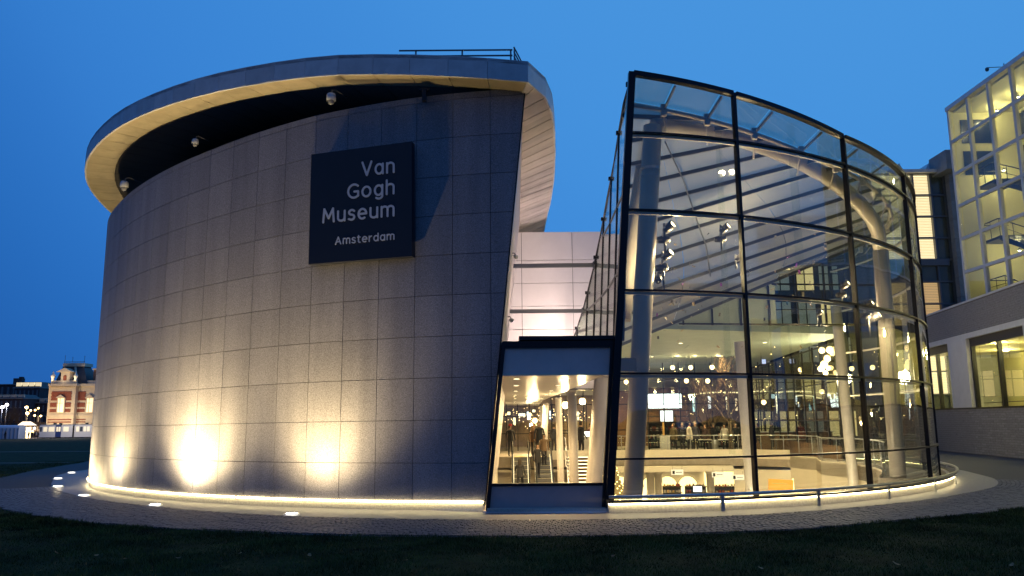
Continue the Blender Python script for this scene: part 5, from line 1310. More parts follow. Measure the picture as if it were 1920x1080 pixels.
for i, (px, py) in enumerate(spl):
    d = _F + (px - 960) / FOC * _R + (540 - py) / FOC * _U; t_ = (.055 - 2) / d.z; p = Vector((0, 0, 2)) + d * t_
    o = link('fallen_leaf', lm[i % 3], None, (p.x, p.y, .045)); o.rotation_euler = (random.uniform(-.4, .4), random.uniform(-.4, .4), random.uniform(0, 6)); s_ = random.uniform(.7, 1.15); o.scale = (s_,) * 3
    tag(o, LFL[i], 'leaf', 'fallen leaves on the lawn')
# faint paths across the far left lawn
for (y0, y1, nm_) in ((44.0, 44.5, 'garden_path'), (62, 62.8, 'garden_path')):
    mb = MB(); mb.add([(-75, y0 + 3, ground_z(0, y0) + .03), (-24, y0, ground_z(0, y0) + .03), (-24, y1, ground_z(0, y1) + .03), (-75, y1 + 3, ground_z(0, y1) + .03)], [(0, 1, 2, 3)]); struct(nm_, mb, mat('path_gravel', (.12, .12, .12), .9, 0, .3, 8), 'narrow pale path crossing the far left lawn')
# street beyond the lawn
mb = MB(); mb.box((-140, 212, -1.24), (260, 34, .04)); struct('street', mb, mat('asphalt', (.05, .05, .052), .7, 0, .3, 3), 'dark street beyond the lawn')

# ================================================================== MUSEUM BUILDINGS ON THE RIGHT
M_brickA = mat('pale_brick', (.27, .262, .272), .85, 0, .3, 14, .4, 25, vary=.13)
M_mort = mat('mortar', (.16, .15, .145), .9)
M_wcon = mat('white_concrete', (.62, .62, .62), .6, 0, .06, 2)
M_yel = mat('yellow_room', (.60, .56, .30), .7, 0, .05, 1)
M_stdk = mat('stair_steel', (.04, .04, .045), .5)
low = thing('museum_block', 'older museum block with pale brick base, white piers and lit windows', 'museum building', (26, 45, 0))
# facade line: passes A(26.0, 48) and B(24.6, 38.5), extended both ways
fA, fB = Vector((26.0, 48, 0)), Vector((24.6, 38.5, 0)); fd = (fB - fA).normalized(); fn = Vector((-fd.y, fd.x, 0))
if fn.x > 0: fn = -fn        # outward = towards -x
def fp(s, o=0.0, z=0.0): return fA + fd * s + fn * o + Vector((0, 0, z))   # s: metres towards the camera
def fbox(mb, s0, s1, o0, o1, z0, z1, mi=0):
    mb.hexa([fp(s0, o1, z0), fp(s1, o1, z0), fp(s1, o0, z0), fp(s0, o0, z0), fp(s0, o1, z1), fp(s1, o1, z1), fp(s1, o0, z1), fp(s0, o0, z1)], mi)
mb = MB(); fbox(mb, -14, 34, -.3, -.012, -.1, 2.46); build('base_wall', mb, M_mort, low)
random.seed(12)
brm = {}
BL_, BH = .60, .1229
def brick_mesh(L, H_):
    mb = MB(); g = .012; c = .008
    x0, x1, z0, z1 = -L / 2 + g, L / 2 - g, g * .7, H_ - g * .7
    mb.add([(x0, 0, z0), (x1, 0, z0), (x1, 0, z1), (x0, 0, z1), (x0 + c, -.014, z0 + c), (x1 - c, -.014, z0 + c), (x1 - c, -.014, z1 - c), (x0 + c, -.014, z1 - c)], [(4, 5, 6, 7), (0, 1, 5, 4), (1, 2, 6, 5), (2, 3, 7, 6), (3, 0, 4, 7)])
    me = bpy.data.meshes.new('brick'); me.from_pydata(mb.v, [], mb.f); me.materials.append(M_brickA); return me
bms = [brick_mesh(BL_ * f_, BH) for f_ in (1.0, .62)]
rzf = math.atan2(fd.y, fd.x); 
# orientation: local x along fd, local -y outward
tst = Matrix.Rotation(rzf, 3, 'Z') @ Vector((0, -1, 0)); flip = tst.dot(fn) < 0
nb = 0
SPL = 2.8
for r_ in range(20):
    s_ = SPL + (.30 if r_ % 2 else 0)
    for q in range(15):
        o = link('brick', bms[0], low, fp(s_, .0, r_ * BH) - Vector(low.location) + fn * random.uniform(-.006, .008)); o.rotation_euler = (0, 0, rzf + (PI if flip else 0)); nb += 1
        s_ += BL_
def brick_stuff(s0, s1, z0, z1, name, o=0.0):
    vs = []; fs = []; c = 0; r_ = 0; z = z0
    while z < z1 - .05:
        s_ = s0 + (.30 if r_ % 2 else 0)
        e_ = s1 + (.30 if r_ % 2 else 0)
        while s_ < e_ - .1:
            L = min(BL_, e_ - s_); a, b = s_ + .012, s_ + L - .012; pr = o + random.uniform(.006, .022); q = [fp(a, o - .01, z + .008), fp(b, o - .01, z + .008), fp(b, o - .01, z + BH - .008), fp(a, o - .01, z + BH - .008), fp(a, pr, z + .008), fp(b, pr, z + .008), fp(b, pr, z + BH - .008), fp(a, pr, z + BH - .008)]
            vs += q; fs += [tuple(i + c for i in f) for f in ((4, 5, 6, 7), (0, 1, 5, 4), (1, 2, 6, 5), (2, 3, 7, 6), (3, 0, 4, 7))]; c += 8; s_ += L
        z += BH; r_ += 1
    mb = MB(); mb.add(vs, fs); ob = build(name, mb, M_brickA, low); ob['kind'] = 'stuff'
brick_stuff(-13.4, SPL, 0, 2.4, 'brickwork'); brick_stuff(SPL + 15 * BL_, 34, 0, 2.4, 'brickwork')
mb = MB(); fbox(mb, -14, 34, -.4, .05, 2.46, 2.54); build('window_sill', mb, M_frame, low)
ZW = 6.35
mb = MB(); fbox(mb, -14, 34, -.35, .06, ZW, ZW + .30); build('lintel_band', mb, M_wcon, low)
mb = MB(); fbox(mb, -14, 34, -.5, .0, ZW + .30, 8.35); build('upper_wall', mb, M_mort, low)
brick_stuff(-13, 34, ZW + .33, 8.3, 'brickwork', .01)
mb = MB(); fbox(mb, -14, 34, -.5, .05, 8.35, 8.45); build('coping', mb, M_wcon, low)
PIER = [(-8.4, -7.6), (-3.6, -2.8), (.55, 1.55), (9.0, 10.0)]
pxs = [(1766, 1806), (1911, 1945)]
def s_of_px(px):
    d = _F + (px - 960) / FOC * _R; k_ = d.x / d.y; # fA.x + fd.x s = k (fA.y + fd.y s)
    return (k_ * fA.y - fA.x) / (fd.x - k_ * fd.y)
PIER = [(s_of_px(1768), s_of_px(1803)), (s_of_px(1912), s_of_px(1912) + 1.6)]
PIER = [(PIER[0][0] - 6.5, PIER[0][0] - 5.0)] + PIER + [(PIER[1][1] + k * 6.4 + 4.9, PIER[1][1] + k * 6.4 + 6.4) for k in range(4)]
for (a, b) in PIER: mb = MB(); fbox(mb, a, b, -.3, .08, 2.54, ZW); build('pier', mb, M_wcon, low)
for i, ((_, a), (b, _2)) in enumerate(zip(PIER[:-1], PIER[1:])):
    n = 2
    for k in range(n + 1):
        s_ = a + .1 + (b - a - .2) * k / n; mb = MB(); fbox(mb, s_ - .09, s_ + .09, -.32, -.12, 2.54, ZW - .45); build('window_mullion', mb, M_frame, low)
    mb = MB(); fbox(mb, a, b, -.32, -.12, ZW - .45, ZW); build('window_head', mb, mat('dark_bronze', (.05, .045, .045), .5), low)
    for k in range(n):
        s0_, s1_ = a + .1 + (b - a - .2) * k / n + .1, a + .1 + (b - a - .2) * (k + 1) / n - .1; mb = MB(); fbox(mb, s0_, s1_, -.24, -.225, 2.56, ZW - .45); build('window_pane', mb, M_bpane, low)
# room behind
def froom(z0, z1, s0, s1, dep, m_wall, m_floor, name):
    mb = MB(); fbox(mb, s0, s1, -dep - .2, -dep, z0, z1); build(name + '_back', mb, m_wall, low)
    mb = MB(); fbox(mb, s0, s1, -dep, -.3, z0 - .1, z0); build(name + '_floor', mb, m_floor, low)
    mb = MB(); fbox(mb, s0, s1, -dep, -.3, z1, z1 + .1); build(name + '_ceiling', mb, m_wall, low)
    mb = MB(); fbox(mb, s0 - .1, s0, -dep, -.3, z0, z1); build(name + '_side', mb, m_wall, low)
    mb = MB(); fbox(mb, s1, s1 + .1, -dep, -.3, z0, z1); build(name + '_side', mb, m_wall, low)
froom(2.2, 6.1, -11, 34, 6, M_yel, M_floor, 'room')
for s_ in (-2, 3.2, 8.5):
    for dpt in (1.6, 4.2):
        p = fp(s_, -dpt, 6.05); t = thing('downlight', 'round ceiling lamp in the lit room of the old block, %s' % {(-2, 1.6): 'left window, near the glass', (-2, 4.2): 'left window, at the back', (3.2, 1.6): 'middle, near the glass', (3.2, 4.2): 'middle, at the back', (8.5, 1.6): 'right, near the glass', (8.5, 4.2): 'right, at the back'}[(s_, dpt)], 'ceiling light', p, 'ceiling lamps in the old museum block')
        mb = MB(); mb.lathe([(.001, -.03), (.16, -.03), (.17, .03)], (0, 0, 0), 12); build('lens', mb, M_spotl, t, local=True); mb = MB(); mb.lathe([(.17, .03), (.2, .03), (.2, .05)], (0, 0, 0), 12); build('trim_ring', mb, M_steel, t, local=True)
        lamp('lamp_light', 'POINT', p - Vector((0, 0, .25)), 330, (1, .84, .32), t, .15)
for k in range(7):
    s_ = 1.6 + k * 1.1; mb = MB(); fbox(mb, s_, s_ + .06, -4.6, -4.5, 2.2, 5.0); build('partition_post', mb, M_frame, low)
mb = MB(); fbox(mb, 1.6, 9.0, -4.6, -4.5, 4.95, 5.05); build('partition_rail', mb, M_frame, low)
mb = MB(); fbox(mb, 1.6, 9.0, -1.2, -1.16, 2.78, 2.82); build('inner_rail', mb, M_frame, low)

for k, s_ in enumerate((14.5, 20.5, 26.5)):
    p = fp(s_, -2.0, 6.05); t = thing('downlight', 'round ceiling lamp in the old block beyond the picture edge, ' + ['first', 'second', 'third'][k] + ' towards the viewer', 'ceiling light', p, 'ceiling lamps in the old museum block')
    mb = MB(); mb.lathe([(.001, -.03), (.16, -.03), (.17, .03)], (0, 0, 0), 12); build('lens', mb, M_spotl, t, local=True); mb = MB(); mb.lathe([(.17, .03), (.2, .03), (.2, .05)], (0, 0, 0), 12); build('trim_ring', mb, M_steel, t, local=True)
    lamp('lamp_light', 'POINT', p - Vector((0, 0, .25)), 300, (1, .84, .32), t, .15)
# gridded stair tower
tw = thing('stair_tower', 'tall yellow-lit stair hall with a white concrete window grid, upper right', 'building', (27, 45, 8.4))
XT = 27.0; YT0 = atx(1779, 209, XT).y; CELL = 2.07
NB = 13
ytw = [YT0 - CELL * k for k in range(NB + 1)]
ztw = [8.45 + (k) * 2.1 for k in range(6)]; ztop_t = atx(1779, 209, XT).z; ztw = [8.5 + (ztop_t - 8.5) * k / 6 for k in range(7)]
for y in ytw: mb = MB(); mb.box((XT, y, (8.45 + ztop_t) / 2), (.20, .19, ztop_t - 8.45)); build('grid_post', mb, M_wcon, tw)
for i, z in enumerate(ztw[1:-1]):
    for y0, y1 in zip(ytw[:-1], ytw[1:]): mb = MB(); mb.box((XT, (y0 + y1) / 2, z), (.18, CELL - .20, .18)); build('grid_rail', mb, M_wcon, tw)
mb = MB(); mb.box((XT + .2, (ytw[0] + ytw[-1]) / 2, ztop_t + .14), (.7, CELL * NB + .3, .26)); build('cornice', mb, M_fascia, tw)
mb = MB(); mb.box((XT + .15, (ytw[0] + ytw[-1]) / 2, 8.35), (.6, CELL * NB + .5, .28)); build('base_beam', mb, M_wcon, tw)
for y0, y1 in zip(ytw[:-1], ytw[1:]):
    for z0, z1 in zip(ztw[:-1], ztw[1:]): mb = MB(); mb.box((XT + .02, (y0 + y1) / 2, (z0 + z1) / 2), (.012, CELL - .20, z1 - z0 - .22)); build('window_pane', mb, M_bpane, tw)
DPT = 4.2
mb = MB(); mb.box((XT + DPT, (ytw[0] + ytw[-1]) / 2, (8.4 + ztop_t) / 2), (.2, CELL * NB, ztop_t - 8.4)); build('inner_wall', mb, M_yel, tw)
mb = MB(); mb.box((XT + DPT / 2, ytw[0] + .05, (8.4 + ztop_t) / 2), (DPT, .12, ztop_t - 8.4)); build('end_wall', mb, M_yel, tw)
mb = MB(); mb.box((XT + DPT / 2, ytw[-1], (8.4 + ztop_t) / 2), (DPT, .12, ztop_t - 8.4)); build('end_wall', mb, M_yel, tw)
mb = MB(); mb.box((XT + DPT / 2 + .1, (ytw[0] + ytw[-1]) / 2, ztop_t - .05), (DPT - .3, CELL * NB, .1)); build('tower_ceiling', mb, M_yel, tw)
# raised wall ribs inside
for k in range(26): mb = MB(); mb.box((XT + DPT - .14, ytw[0] - .9 - k * 1.05, (8.4 + ztop_t) / 2), (.08, .10, ztop_t - 8.4)); build('wall_rib', mb, mat('yellow_rib', (.72, .66, .38), .6), tw)
for z in (10.6, 13.6, 16.6, 19.2): mb = MB(); mb.box((XT + DPT - .19, (ytw[0] + ytw[-1]) / 2, z), (.06, CELL * NB, .14)); build('wall_rib', mb, MATS['yellow_rib'], tw)
# dark upper rear windows
for (k, i) in ((0, 5), (0, 4), (1, 5), (1, 4)):
    mb = MB(); mb.box((XT + DPT - .25, ytw[k] - CELL / 2 - .1, ztw[i] + .95), (.06, 1.5, 1.35)); build('rear_window', mb, mat('night_window', (.012, .02, .05), .2), tw)
mb = MB(); mb.box((XT + 1.6, ytw[0] - .02, ztw[5] + .7), (2.0, .08, 1.5)); build('rear_window', mb, MATS['night_window'], tw)
mb = MB(); mb.box((XT + 1.6, ytw[0] - .02, ztw[4] + .7), (2.0, .08, 1.5)); build('rear_window', mb, MATS['night_window'], tw)
# stair flights
def flight(y0, z0, y1, z1, x, w):
    n = 10
    mb = MB(); mb.beam((x, y0, z0 - .12), (x, y1, z1 - .12), .08, .26); mb.beam((x + w, y0, z0 - .12), (x + w, y1, z1 - .12), .08, .26); build('stair_stringer', mb, M_stdk, tw)
    for k in range(n):
        f_ = (k + .5) / n; mb = MB(); mb.box((x + w / 2, y0 + (y1 - y0) * f_, z0 + (z1 - z0) * f_), (w, abs(y1 - y0) / n * .95, .05)); build('stair_tread', mb, M_stdk, tw)
    mb = MB(); mb.tube([(x, y0, z0 + 1.0), (x, y1, z1 + 1.0)], .03, 6); mb.tube([(x, y0, z0 + .55), (x, y1, z1 + .55)], .016, 5)
    for f_ in (0, .33, .66, 1): p = Vector((x, y0 + (y1 - y0) * f_, z0 + (z1 - z0) * f_)); mb.tube([p, p + Vector((0, 0, 1.0))], .02, 5)
    build('stair_rail', mb, M_stdk, tw)
def landing(y0, y1, z, x, w):
    mb = MB(); mb.box((x + w / 2, (y0 + y1) / 2, z - .06), (w, abs(y1 - y0), .14)); build('landing', mb, M_stdk, tw)
    mb = MB(); mb.tube([(x, y0, z + 1.0), (x, y1, z + 1.0)], .03, 6); mb.tube([(x, y0, z + .55), (x, y1, z + .55)], .016, 5)
    mb.tube([(x, y0, z + 1.0), (x + w, y0, z + 1.0)], .03, 6)
    for y in (y0, (y0 + y1) / 2, y1): mb.tube([(x, y, z), (x, y, z + 1.0)], .02, 5)
    build('landing_rail', mb, M_stdk, tw)
y_ = ytw[0]
for z in (8.7, 12.0, 15.3):
    landing(y_ - .9, y_ - 2.6, z + .15, XT + .7, 1.6)
    flight(y_ - 2.6, z + .15, y_ - 6.2, z - 1.6, XT + .7, 1.2); flight(y_ - 6.2, z + 1.9, y_ - 2.8, z + .2, XT + 2.1, 1.1); landing(y_ - 6.2, y_ - 8.2, z + 1.8, XT + .9, 2.2)
rnd = random.Random(8)
for i, (k, z) in enumerate(((.5, 20.3), (1.5, 20.3), (2.5, 20.3), (.5, 16.5), (2.0, 14.6), (.8, 11.5), (2.6, 11.4), (3.6, 17), (4.5, 20.2), (5.5, 15), (8, 19), (10.5, 13))):
    z = min(z, ztop_t - .35); p = Vector((XT + 2.3, ytw[0] - CELL * k, z)); t = thing('tower_lamp', 'small ceiling spot in the stair tower, ' + ['top cell at the far corner', 'top cell second from the far corner', 'top cell third from the far corner', 'under the upper landing', 'between the flights', 'low at the far corner', 'low in the third bay', 'fourth bay under the top', 'top of the fifth bay', 'middle of the sixth bay', 'eighth bay near the top', 'tenth bay low'][i], 'ceiling light', p, 'spots in the stair tower')
    mb = MB(); mb.lathe([(.03, .1), (.07, .08), (.09, -.05)], (0, 0, 0), 10); build('housing', mb, M_strut, t, local=True); mb = MB(); mb.lathe([(.001, -.05), (.085, -.05)], (0, 0, 0), 10); build('lens', mb, M_spotl, t, local=True)
    mb = MB(); mb.tube([(0, 0, .1), (0, 0, .3)], .01, 5); build('stem', mb, M_strut, t, local=True)
    lamp('lamp_light', 'POINT', p - Vector((0, 0, .2)), 75, (1, .88, .42), t, .1)
# camera pole on its roof
p0 = at(1883, 128, 44.5); t = thing('roof_camera', 'surveillance camera on a horizontal arm on the stair tower roof', 'camera', p0)
mb = MB(); mb.tube([(0, 0, -.25), (0, 0, .3)], .03, 6); mb.tube([(.3, 0, .1), (-1.05, 0, .05)], .022, 6); build('mast', mb, M_strut, t, local=True)
mb = MB(); mb.lathe([(.001, .08), (.1, .07), (.11, -.03), (.07, -.12), (.001, -.14)], (-1.02, 0, -.05), 10); build('dome', mb, M_strut, t, local=True)

# middle block between hall and tower
D = 54
mid = thing('middle_block', 'dark glazed block with lit blinds and grey stone edge behind the glass hall', 'building', (27, D, 0))
pa, pb, pc = at(1690, 330, D).x, at(1770, 330, D).x, at(1808, 330, D).x; zt = at(1740, 326, D).z
x = pb
cols_ = [pa - 2.2, pa, at(1717, 400, D).x, at(1750, 400, D).x, pb]
nrow = 11
zz = [zt - (zt - 2) * k / nrow for k in range(nrow + 1)]
M_wing = mat('dim_office', (.10, .11, .10), .5); M_blind = mat('blind_slats', (.55, .45, .30), .6)
M_lit = emis('lit_blind', (1, .80, .45), 1.5, (.6, .5, .35)); M_lit2 = emis('lit_blind_orange', (1, .62, .25), .6, (.6, .5, .35)); M_dimw = emis('dim_window', (.45, .5, .25), .16, (.1, .1, .08))
for i, (x0, x1) in enumerate(zip(cols_[:-1], cols_[1:])):
    for k in range(nrow):
        z1, z0 = zz[k], zz[k + 1]; mb = MB(); mb.box(((x0 + x1) / 2, D + .3, (z0 + z1) / 2), (x1 - x0 - .1, .04, z1 - z0 - .1))
        m = M_dimw
        if i in (0, 1, 2): m = M_lit if k in (0, 1, 2, 3) else (M_lit2 if k in (5, 6) else (M_lit if k in (8, 9) else M_wing))
        if i == 3: m = M_wing
        w = build('window', mb, m, mid)
        if m is M_lit or m is M_lit2:
            mb = MB()
            for q in range(12): mb.box(((x0 + x1) / 2, D + .22, z0 + .12 + q * (z1 - z0 - .2) / 12), (x1 - x0 - .2, .04, .02))
            build('blind', mb, M_blind, w)
        mb = MB(); mb.box(((x0 + x1) / 2, D + .12, (z0 + z1) / 2), (x1 - x0 - .1, .012, z1 - z0 - .1)); build('pane', mb, M_bpane, w)
for x0 in cols_: mb = MB(); mb.box((x0, D + .1, (zt + 2) / 2), (.12, .22, zt - 2)); build('mullion', mb, M_strut, mid)
for z0 in zz: mb = MB(); mb.box(((cols_[0] + pb) / 2, D + .06, z0), (pb - cols_[0], .2, .10)); build('transom', mb, M_strut, mid)
for z0 in (zz[4], zz[7]): mb = MB(); mb.box(((cols_[0] + pb) / 2, D - .02, z0 - .2), (pb - cols_[0] - .6, .3, .45)); build('spandrel', mb, M_strut, mid)
mb = MB(); mb.box(((cols_[0] + pb) / 2, D + 3, zt / 2 + .0), (pb - cols_[0], 4.8, zt - .1)); build('core', mb, M_dark, mid)
mb = MB(); mb.box(((pa + pb) / 2, D + .1, zt + .12), (pb - pa + .6, 1.0, .22)); build('cornice', mb, M_fascia, mid)
nz = 13
for k in range(nz):
    z0, z1 = 2 + (zt + .6 - 2) * k / nz, 2 + (zt + .6 - 2) * (k + 1) / nz; mb = MB(); mb.box(((pb + pc + .6) / 2, D - .3, (z0 + z1) / 2), (pc + .6 - pb - .03, .5, z1 - z0 - .03)); build('stone_panel', mb, mat('grey_panel', (.26, .27, .27), .7, 0, .15, 3, vary=.08), mid)
mb = MB(); mb.box(((pb + pc + .6) / 2, D + 2.0, (zt + 2) / 2), (pc + .6 - pb, 4, zt - 2.2)); build('core', mb, M_dark, mid)
a, b = at(1762, 287, D - 1), at(1792, 322, D - 1); mb = MB(); mb.box(((a.x + b.x) / 2, D - .6, (a.z + b.z) / 2), (b.x - a.x, 2.2, a.z - b.z)); build('roof_box', mb, mat('grey_panel', (.26, .27, .27), .7), mid)
mb = MB(); mb.box((b.x - .15, D - 1.72, (a.z + b.z) / 2), (.4, .1, .6)); build('roof_box_vent', mb, M_dark, mid)
for i, px in enumerate((1685, 1741)):
    p = at(px, 327, D + 2); w = .62; t = thing('roof_light', ['left saw-tooth roof light above the glazed block', 'right saw-tooth roof light above the glazed block'][i], 'roof light', (p.x, p.y, p.z - .2), 'saw-tooth roof lights')
    mb = MB(); mb.add([(-.9 * w, 0, 0), (1.0 * w, 0, 0), (.1, 0, 1.05), (-.9 * w, 2, 0), (1.0 * w, 2, 0), (.1, 2, 1.05)], [(0, 1, 2), (3, 5, 4), (0, 2, 5, 3), (1, 4, 5, 2), (0, 3, 4, 1)]); build('prism', mb, M_fascia, t, local=True)
    mb = MB(); mb.box((.03, 1, -.1), (1.35, 2.2, .2)); build('kerb', mb, M_fascia, t, local=True)
# far wall closing the view behind the middle block down to the ground
rb = thing('rear_block', 'dark museum block with scattered lit windows, low yellow ones standing in for reflections, seen through the glass hall', 'building', (16, 66, 0))
mb = MB(); mb.box((13.5, 68, 6.5), (17, 4, 13.0)); build('wall', mb, M_dark, rb)
mb = MB(); mb.box((31.5, 68, 9.5), (19, 4, 19.0)); build('wall', mb, M_dark, rb)
mb = MB(); mb.box((13.5, 67.8, 13.1), (17.2, 4.2, .2)); build('cornice', mb, M_strut, rb)
R_ = random.Random(17); M_rl = emis('rear_window_and_reflection', (1, .72, .26), .95); M_rl2 = emis('rear_dim_window', (.55, .55, .30), .22)
for k in range(12):
    for q in range(6 if k > 7 else 4):
        x = 6 + k * 2.05; z = 1.6 + q * 3.0; m = M_rl if (q < 2 and k > 5 and (k + q) % 3) else R_.choice((M_rl, M_rl2, M_rl2, MATS['night_window'], M_rl2, MATS['night_window']))  # low yellow windows stand in for reflections of the right-hand block
        mb = MB(); mb.box((x, 65.97, z), (1.55, .06, 2.0)); w = build('window', mb, m, rb)
        mb = MB(); mb.box((x, 65.90, z), (.07, .08, 2.0)); mb.box((x, 65.90, z + .35), (1.55, .08, .07)); build('frame', mb, M_frame, w)

# ================================================================== FAR LEFT: TOWN
DB = 236
def X(px, d=DB): return at(px, 780, d).x
def Z(py, px=110, d=DB): return at(px, py, d).z
M_rbrick = mat('red_brick', (.26, .075, .045), .85, 0, .2, 2); M_crm = mat('cream_stone', (.62, .52, .38), .7, 0, .1, 1); M_slate = mat('slate_roof', (.035, .04, .05), .5, 0, .2, 2)
con = thing('corner_pavilion', 'floodlit red brick and cream corner pavilion with dark mansard roof', 'building', (X(130), DB, -1.2))
z_g, z_par, z_cor = -1.2, Z(720), Z(724)
def cbox(px0, px1, z0, z1, d0, d1, name, m, par=None):
    mb = MB(); a, b = X(px0, d0), X(px1, d0); mb.hexa([(a, d0, z0), (b, d0, z0), (b, d1, z0), (a, d1, z0), (a, d0, z1), (b, d0, z1), (b, d1, z1), (a, d1, z1)]); return build(name, mb, m, par or con)
cbox(87.5, 138, z_g, z_cor, DB, DB + 9, 'tower_wall', M_crm); cbox(139, 215, z_g, z_cor, DB + 1.6, DB + 9, 'wing_wall', M_crm)
def quoins(px0, px1, py0, py1, d):   # brick field with toothed edges
    rows_ = 6; z0, z1 = Z(py1), Z(py0)
    for k in range(rows_):
        ins = .8 if k % 2 else 0; cbox(px0 + ins, px1 - ins, z0 + (z1 - z0) * k / rows_ + .02, z0 + (z1 - z0) * (k + 1) / rows_ - .0, d - .12, d - .0, 'brick_field', M_rbrick)
for (a, b, d) in ((92.5, 131, DB), (142, 158, DB + 1.6)):
    quoins(a, b, 734, 751, d); quoins(a - 1, b, 755, 763.5, d); quoins(a - 1, b, 767, 773, d)
    cbox(a - 3, b + 2.5, Z(788), Z(786), d - .12, d, 'brick_band', M_rbrick); cbox(a - 3, b + 2.5, Z(792.5), Z(790.5), d - .12, d, 'brick_band', M_rbrick)
cbox(85, 139.5, z_cor, z_cor + .7, DB - .9, DB + 9.5, 'cornice', M_crm); cbox(139.6, 215, z_cor, z_cor + .7, DB + .8, DB + 9.5, 'cornice', M_crm)
for k in range(16): cbox(88 + k * 3.2, 89.3 + k * 3.2, z_cor - .35, z_cor - .02, DB - .6, DB, 'dentil', M_crm)
cbox(88, 138, Z(781), Z(777), DB - .3, DB, 'string_course', M_crm); cbox(139.5, 215, Z(781), Z(777), DB + 1.3, DB + 1.6, 'string_course', M_crm)
M_wl = emis('warm_window', (1, .72, .28), 1.0)
def win(px, py0, py1, w, d, lit):
    cbox(px - w - 2, px + w + 2, Z(py1 + 2), Z(py0 - 1), d - .35, d - .13, 'window_surround', M_crm)
    z0, z1 = Z(py1), Z(py0); o = cbox(px - w, px + w, z0, z1, d - .42, d - .36, 'window', M_wl if lit else mat('cream_shutter', (.5, .4, .25), .7))
    mb = MB(); a = X(px, d); mb.box((a, d - .47, (z0 + z1) / 2), (.12, .08, z1 - z0)); mb.box((a, d - .47, z0 + (z1 - z0) * .65), (X(px + w, d) - X(px - w, d), .08, .12)); build('sash', mb, M_crm, o)
    mb = MB(); wA, wB = X(px - w - 3.5, d), X(px + w + 3.5, d); zt_ = Z(py0 - 1); zz_ = Z(py0 - 7); vs = [(wA, d - .6, zt_), (wB, d - .6, zt_), ((wA + wB) / 2, d - .6, zz_), (wA, d - .1, zt_), (wB, d - .1, zt_), ((wA + wB) / 2, d - .1, zz_)]; mb.add(vs, [(0, 1, 2), (3, 5, 4), (0, 2, 5, 3), (1, 4, 5, 2), (0, 3, 4, 1)]); build('pediment', mb, M_crm, con)
win(112, 747, 773, 5.5, DB, True); win(166.5, 747, 773, 5.5, DB + 1.6, True)
for px in (104.5, 114.8, 164, 176): cbox(px - 3, px + 3, Z(800), Z(793), (DB if px < 138 else DB + 1.6) - .1, (DB if px < 138 else DB + 1.6) + .0, 'window', mat('night_pane', (.02, .03, .04), .2))
# mansard
def frust(px0, px1, px2, px3, z0, z1, d0, d1, e0, e1, m, name):
    A, B, C2, D2 = X(px0, d0), X(px1, d0), X(px2, e0), X(px3, e0)
    mb = MB(); mb.hexa([(A, d0, z0), (B, d0, z0), (B, d1, z0), (A, d1, z0), (C2, e0, z1), (D2, e0, z1), (D2, e1, z1), (C2, e1, z1)]); build(name, mb, m, con)
zc = z_cor + .7; z_mt = Z(686)
cbox(90, 138, zc, zc + .9, DB - .3, DB + .3, 'parapet', M_crm); cbox(140, 215, zc, zc + .9, DB + 1.3, DB + 1.7, 'balustrade', M_crm)
frust(96, 159, 111, 150, zc, z_mt, DB + .8, DB + 9, DB + 3, DB + 7, M_slate, 'roof')
mb = MB(); mb.hexa([(X(110, DB + 2.6), DB + 2.6, z_mt), (X(151, DB + 2.6), DB + 2.6, z_mt), (X(151, DB + 2.6), DB + 7.4, z_mt), (X(110, DB + 2.6), DB + 7.4, z_mt), (X(110, DB + 2.6), DB + 2.6, Z(680)), (X(151, DB + 2.6), DB + 2.6, Z(680)), (X(151, DB + 2.6), DB + 7.4, Z(680)), (X(110, DB + 2.6), DB + 7.4, Z(680))]); build('roof_crown', mb, M_crm, con)
for px in range(113, 151, 3): mb = MB(); mb.tube([(X(px, DB + 2.7), DB + 2.7, Z(680)), (X(px, DB + 2.7), DB + 2.7, Z(677))], .05, 4); build('cresting', mb, M_strut, con)
mb = MB(); mb.tube([(X(112, DB + 2.7), DB + 2.7, Z(677.3)), (X(151, DB + 2.7), DB + 2.7, Z(677.3))], .07, 4); build('cresting', mb, M_strut, con)
for px, py in ((113, 666), (127.5, 669), (150, 667)): mb = MB(); mb.tube([(X(px, DB + 2.7), DB + 2.8, Z(681)), (X(px, DB + 2.7), DB + 2.8, Z(py))], .06, 5); mb.sphere((X(px, DB + 2.7), DB + 2.8, Z(py)), .13, 6, 5); build('finial', mb, M_strut, con)
mb = MB(); mb.beam((X(137), DB + .6, zc), (X(134, DB + 2.9), DB + 2.9, z_mt), .5, .3); build('roof_hip', mb, M_crm, con)
cbox(108, 124.5, zc + .9, Z(697), DB - .1, DB + 2.5, 'dormer', M_crm)
mb = MB(); a, b = X(100), X(131); z0, z1 = Z(697.5), Z(690); mb.add([(a, DB - .5, z0), (b, DB - .5, z0), ((a + b) / 2, DB - .5, z1), (a, DB + 2.5, z0), (b, DB + 2.5, z0), ((a + b) / 2, DB + 2.5, z1)], [(0, 1, 2), (3, 5, 4), (0, 2, 5, 3), (1, 4, 5, 2), (0, 3, 4, 1)]); build('dormer_pediment', mb, M_crm, con)
mb = MB(); mb.lathe([(.001, 0), (.42, 0)], (0, 0, 0), 14, M=Matrix.Rotation(PI / 2, 3, 'X')); mb2 = MB(); c_ = Vector((X(116.3), DB - .16, Z(709)));
pl = [(-.5, -.9)] + [(.5 * math.cos(PI - PI * k / 8), .4 + .5 * math.sin(PI - PI * k / 8)) for k in range(9)] + [(.5, -.9)]; n = len(pl)
mb2.add([(c_.x + x, c_.y, c_.z + z) for x, z in pl] + [(c_.x + x, c_.y + .05, c_.z + z) for x, z in pl], [tuple(range(n)), tuple(reversed(range(n, 2 * n)))] + [(k, (k + 1) % n, (k + 1) % n + n, k + n) for k in range(n)]); build('dormer_window', mb2, M_rbrick, con)
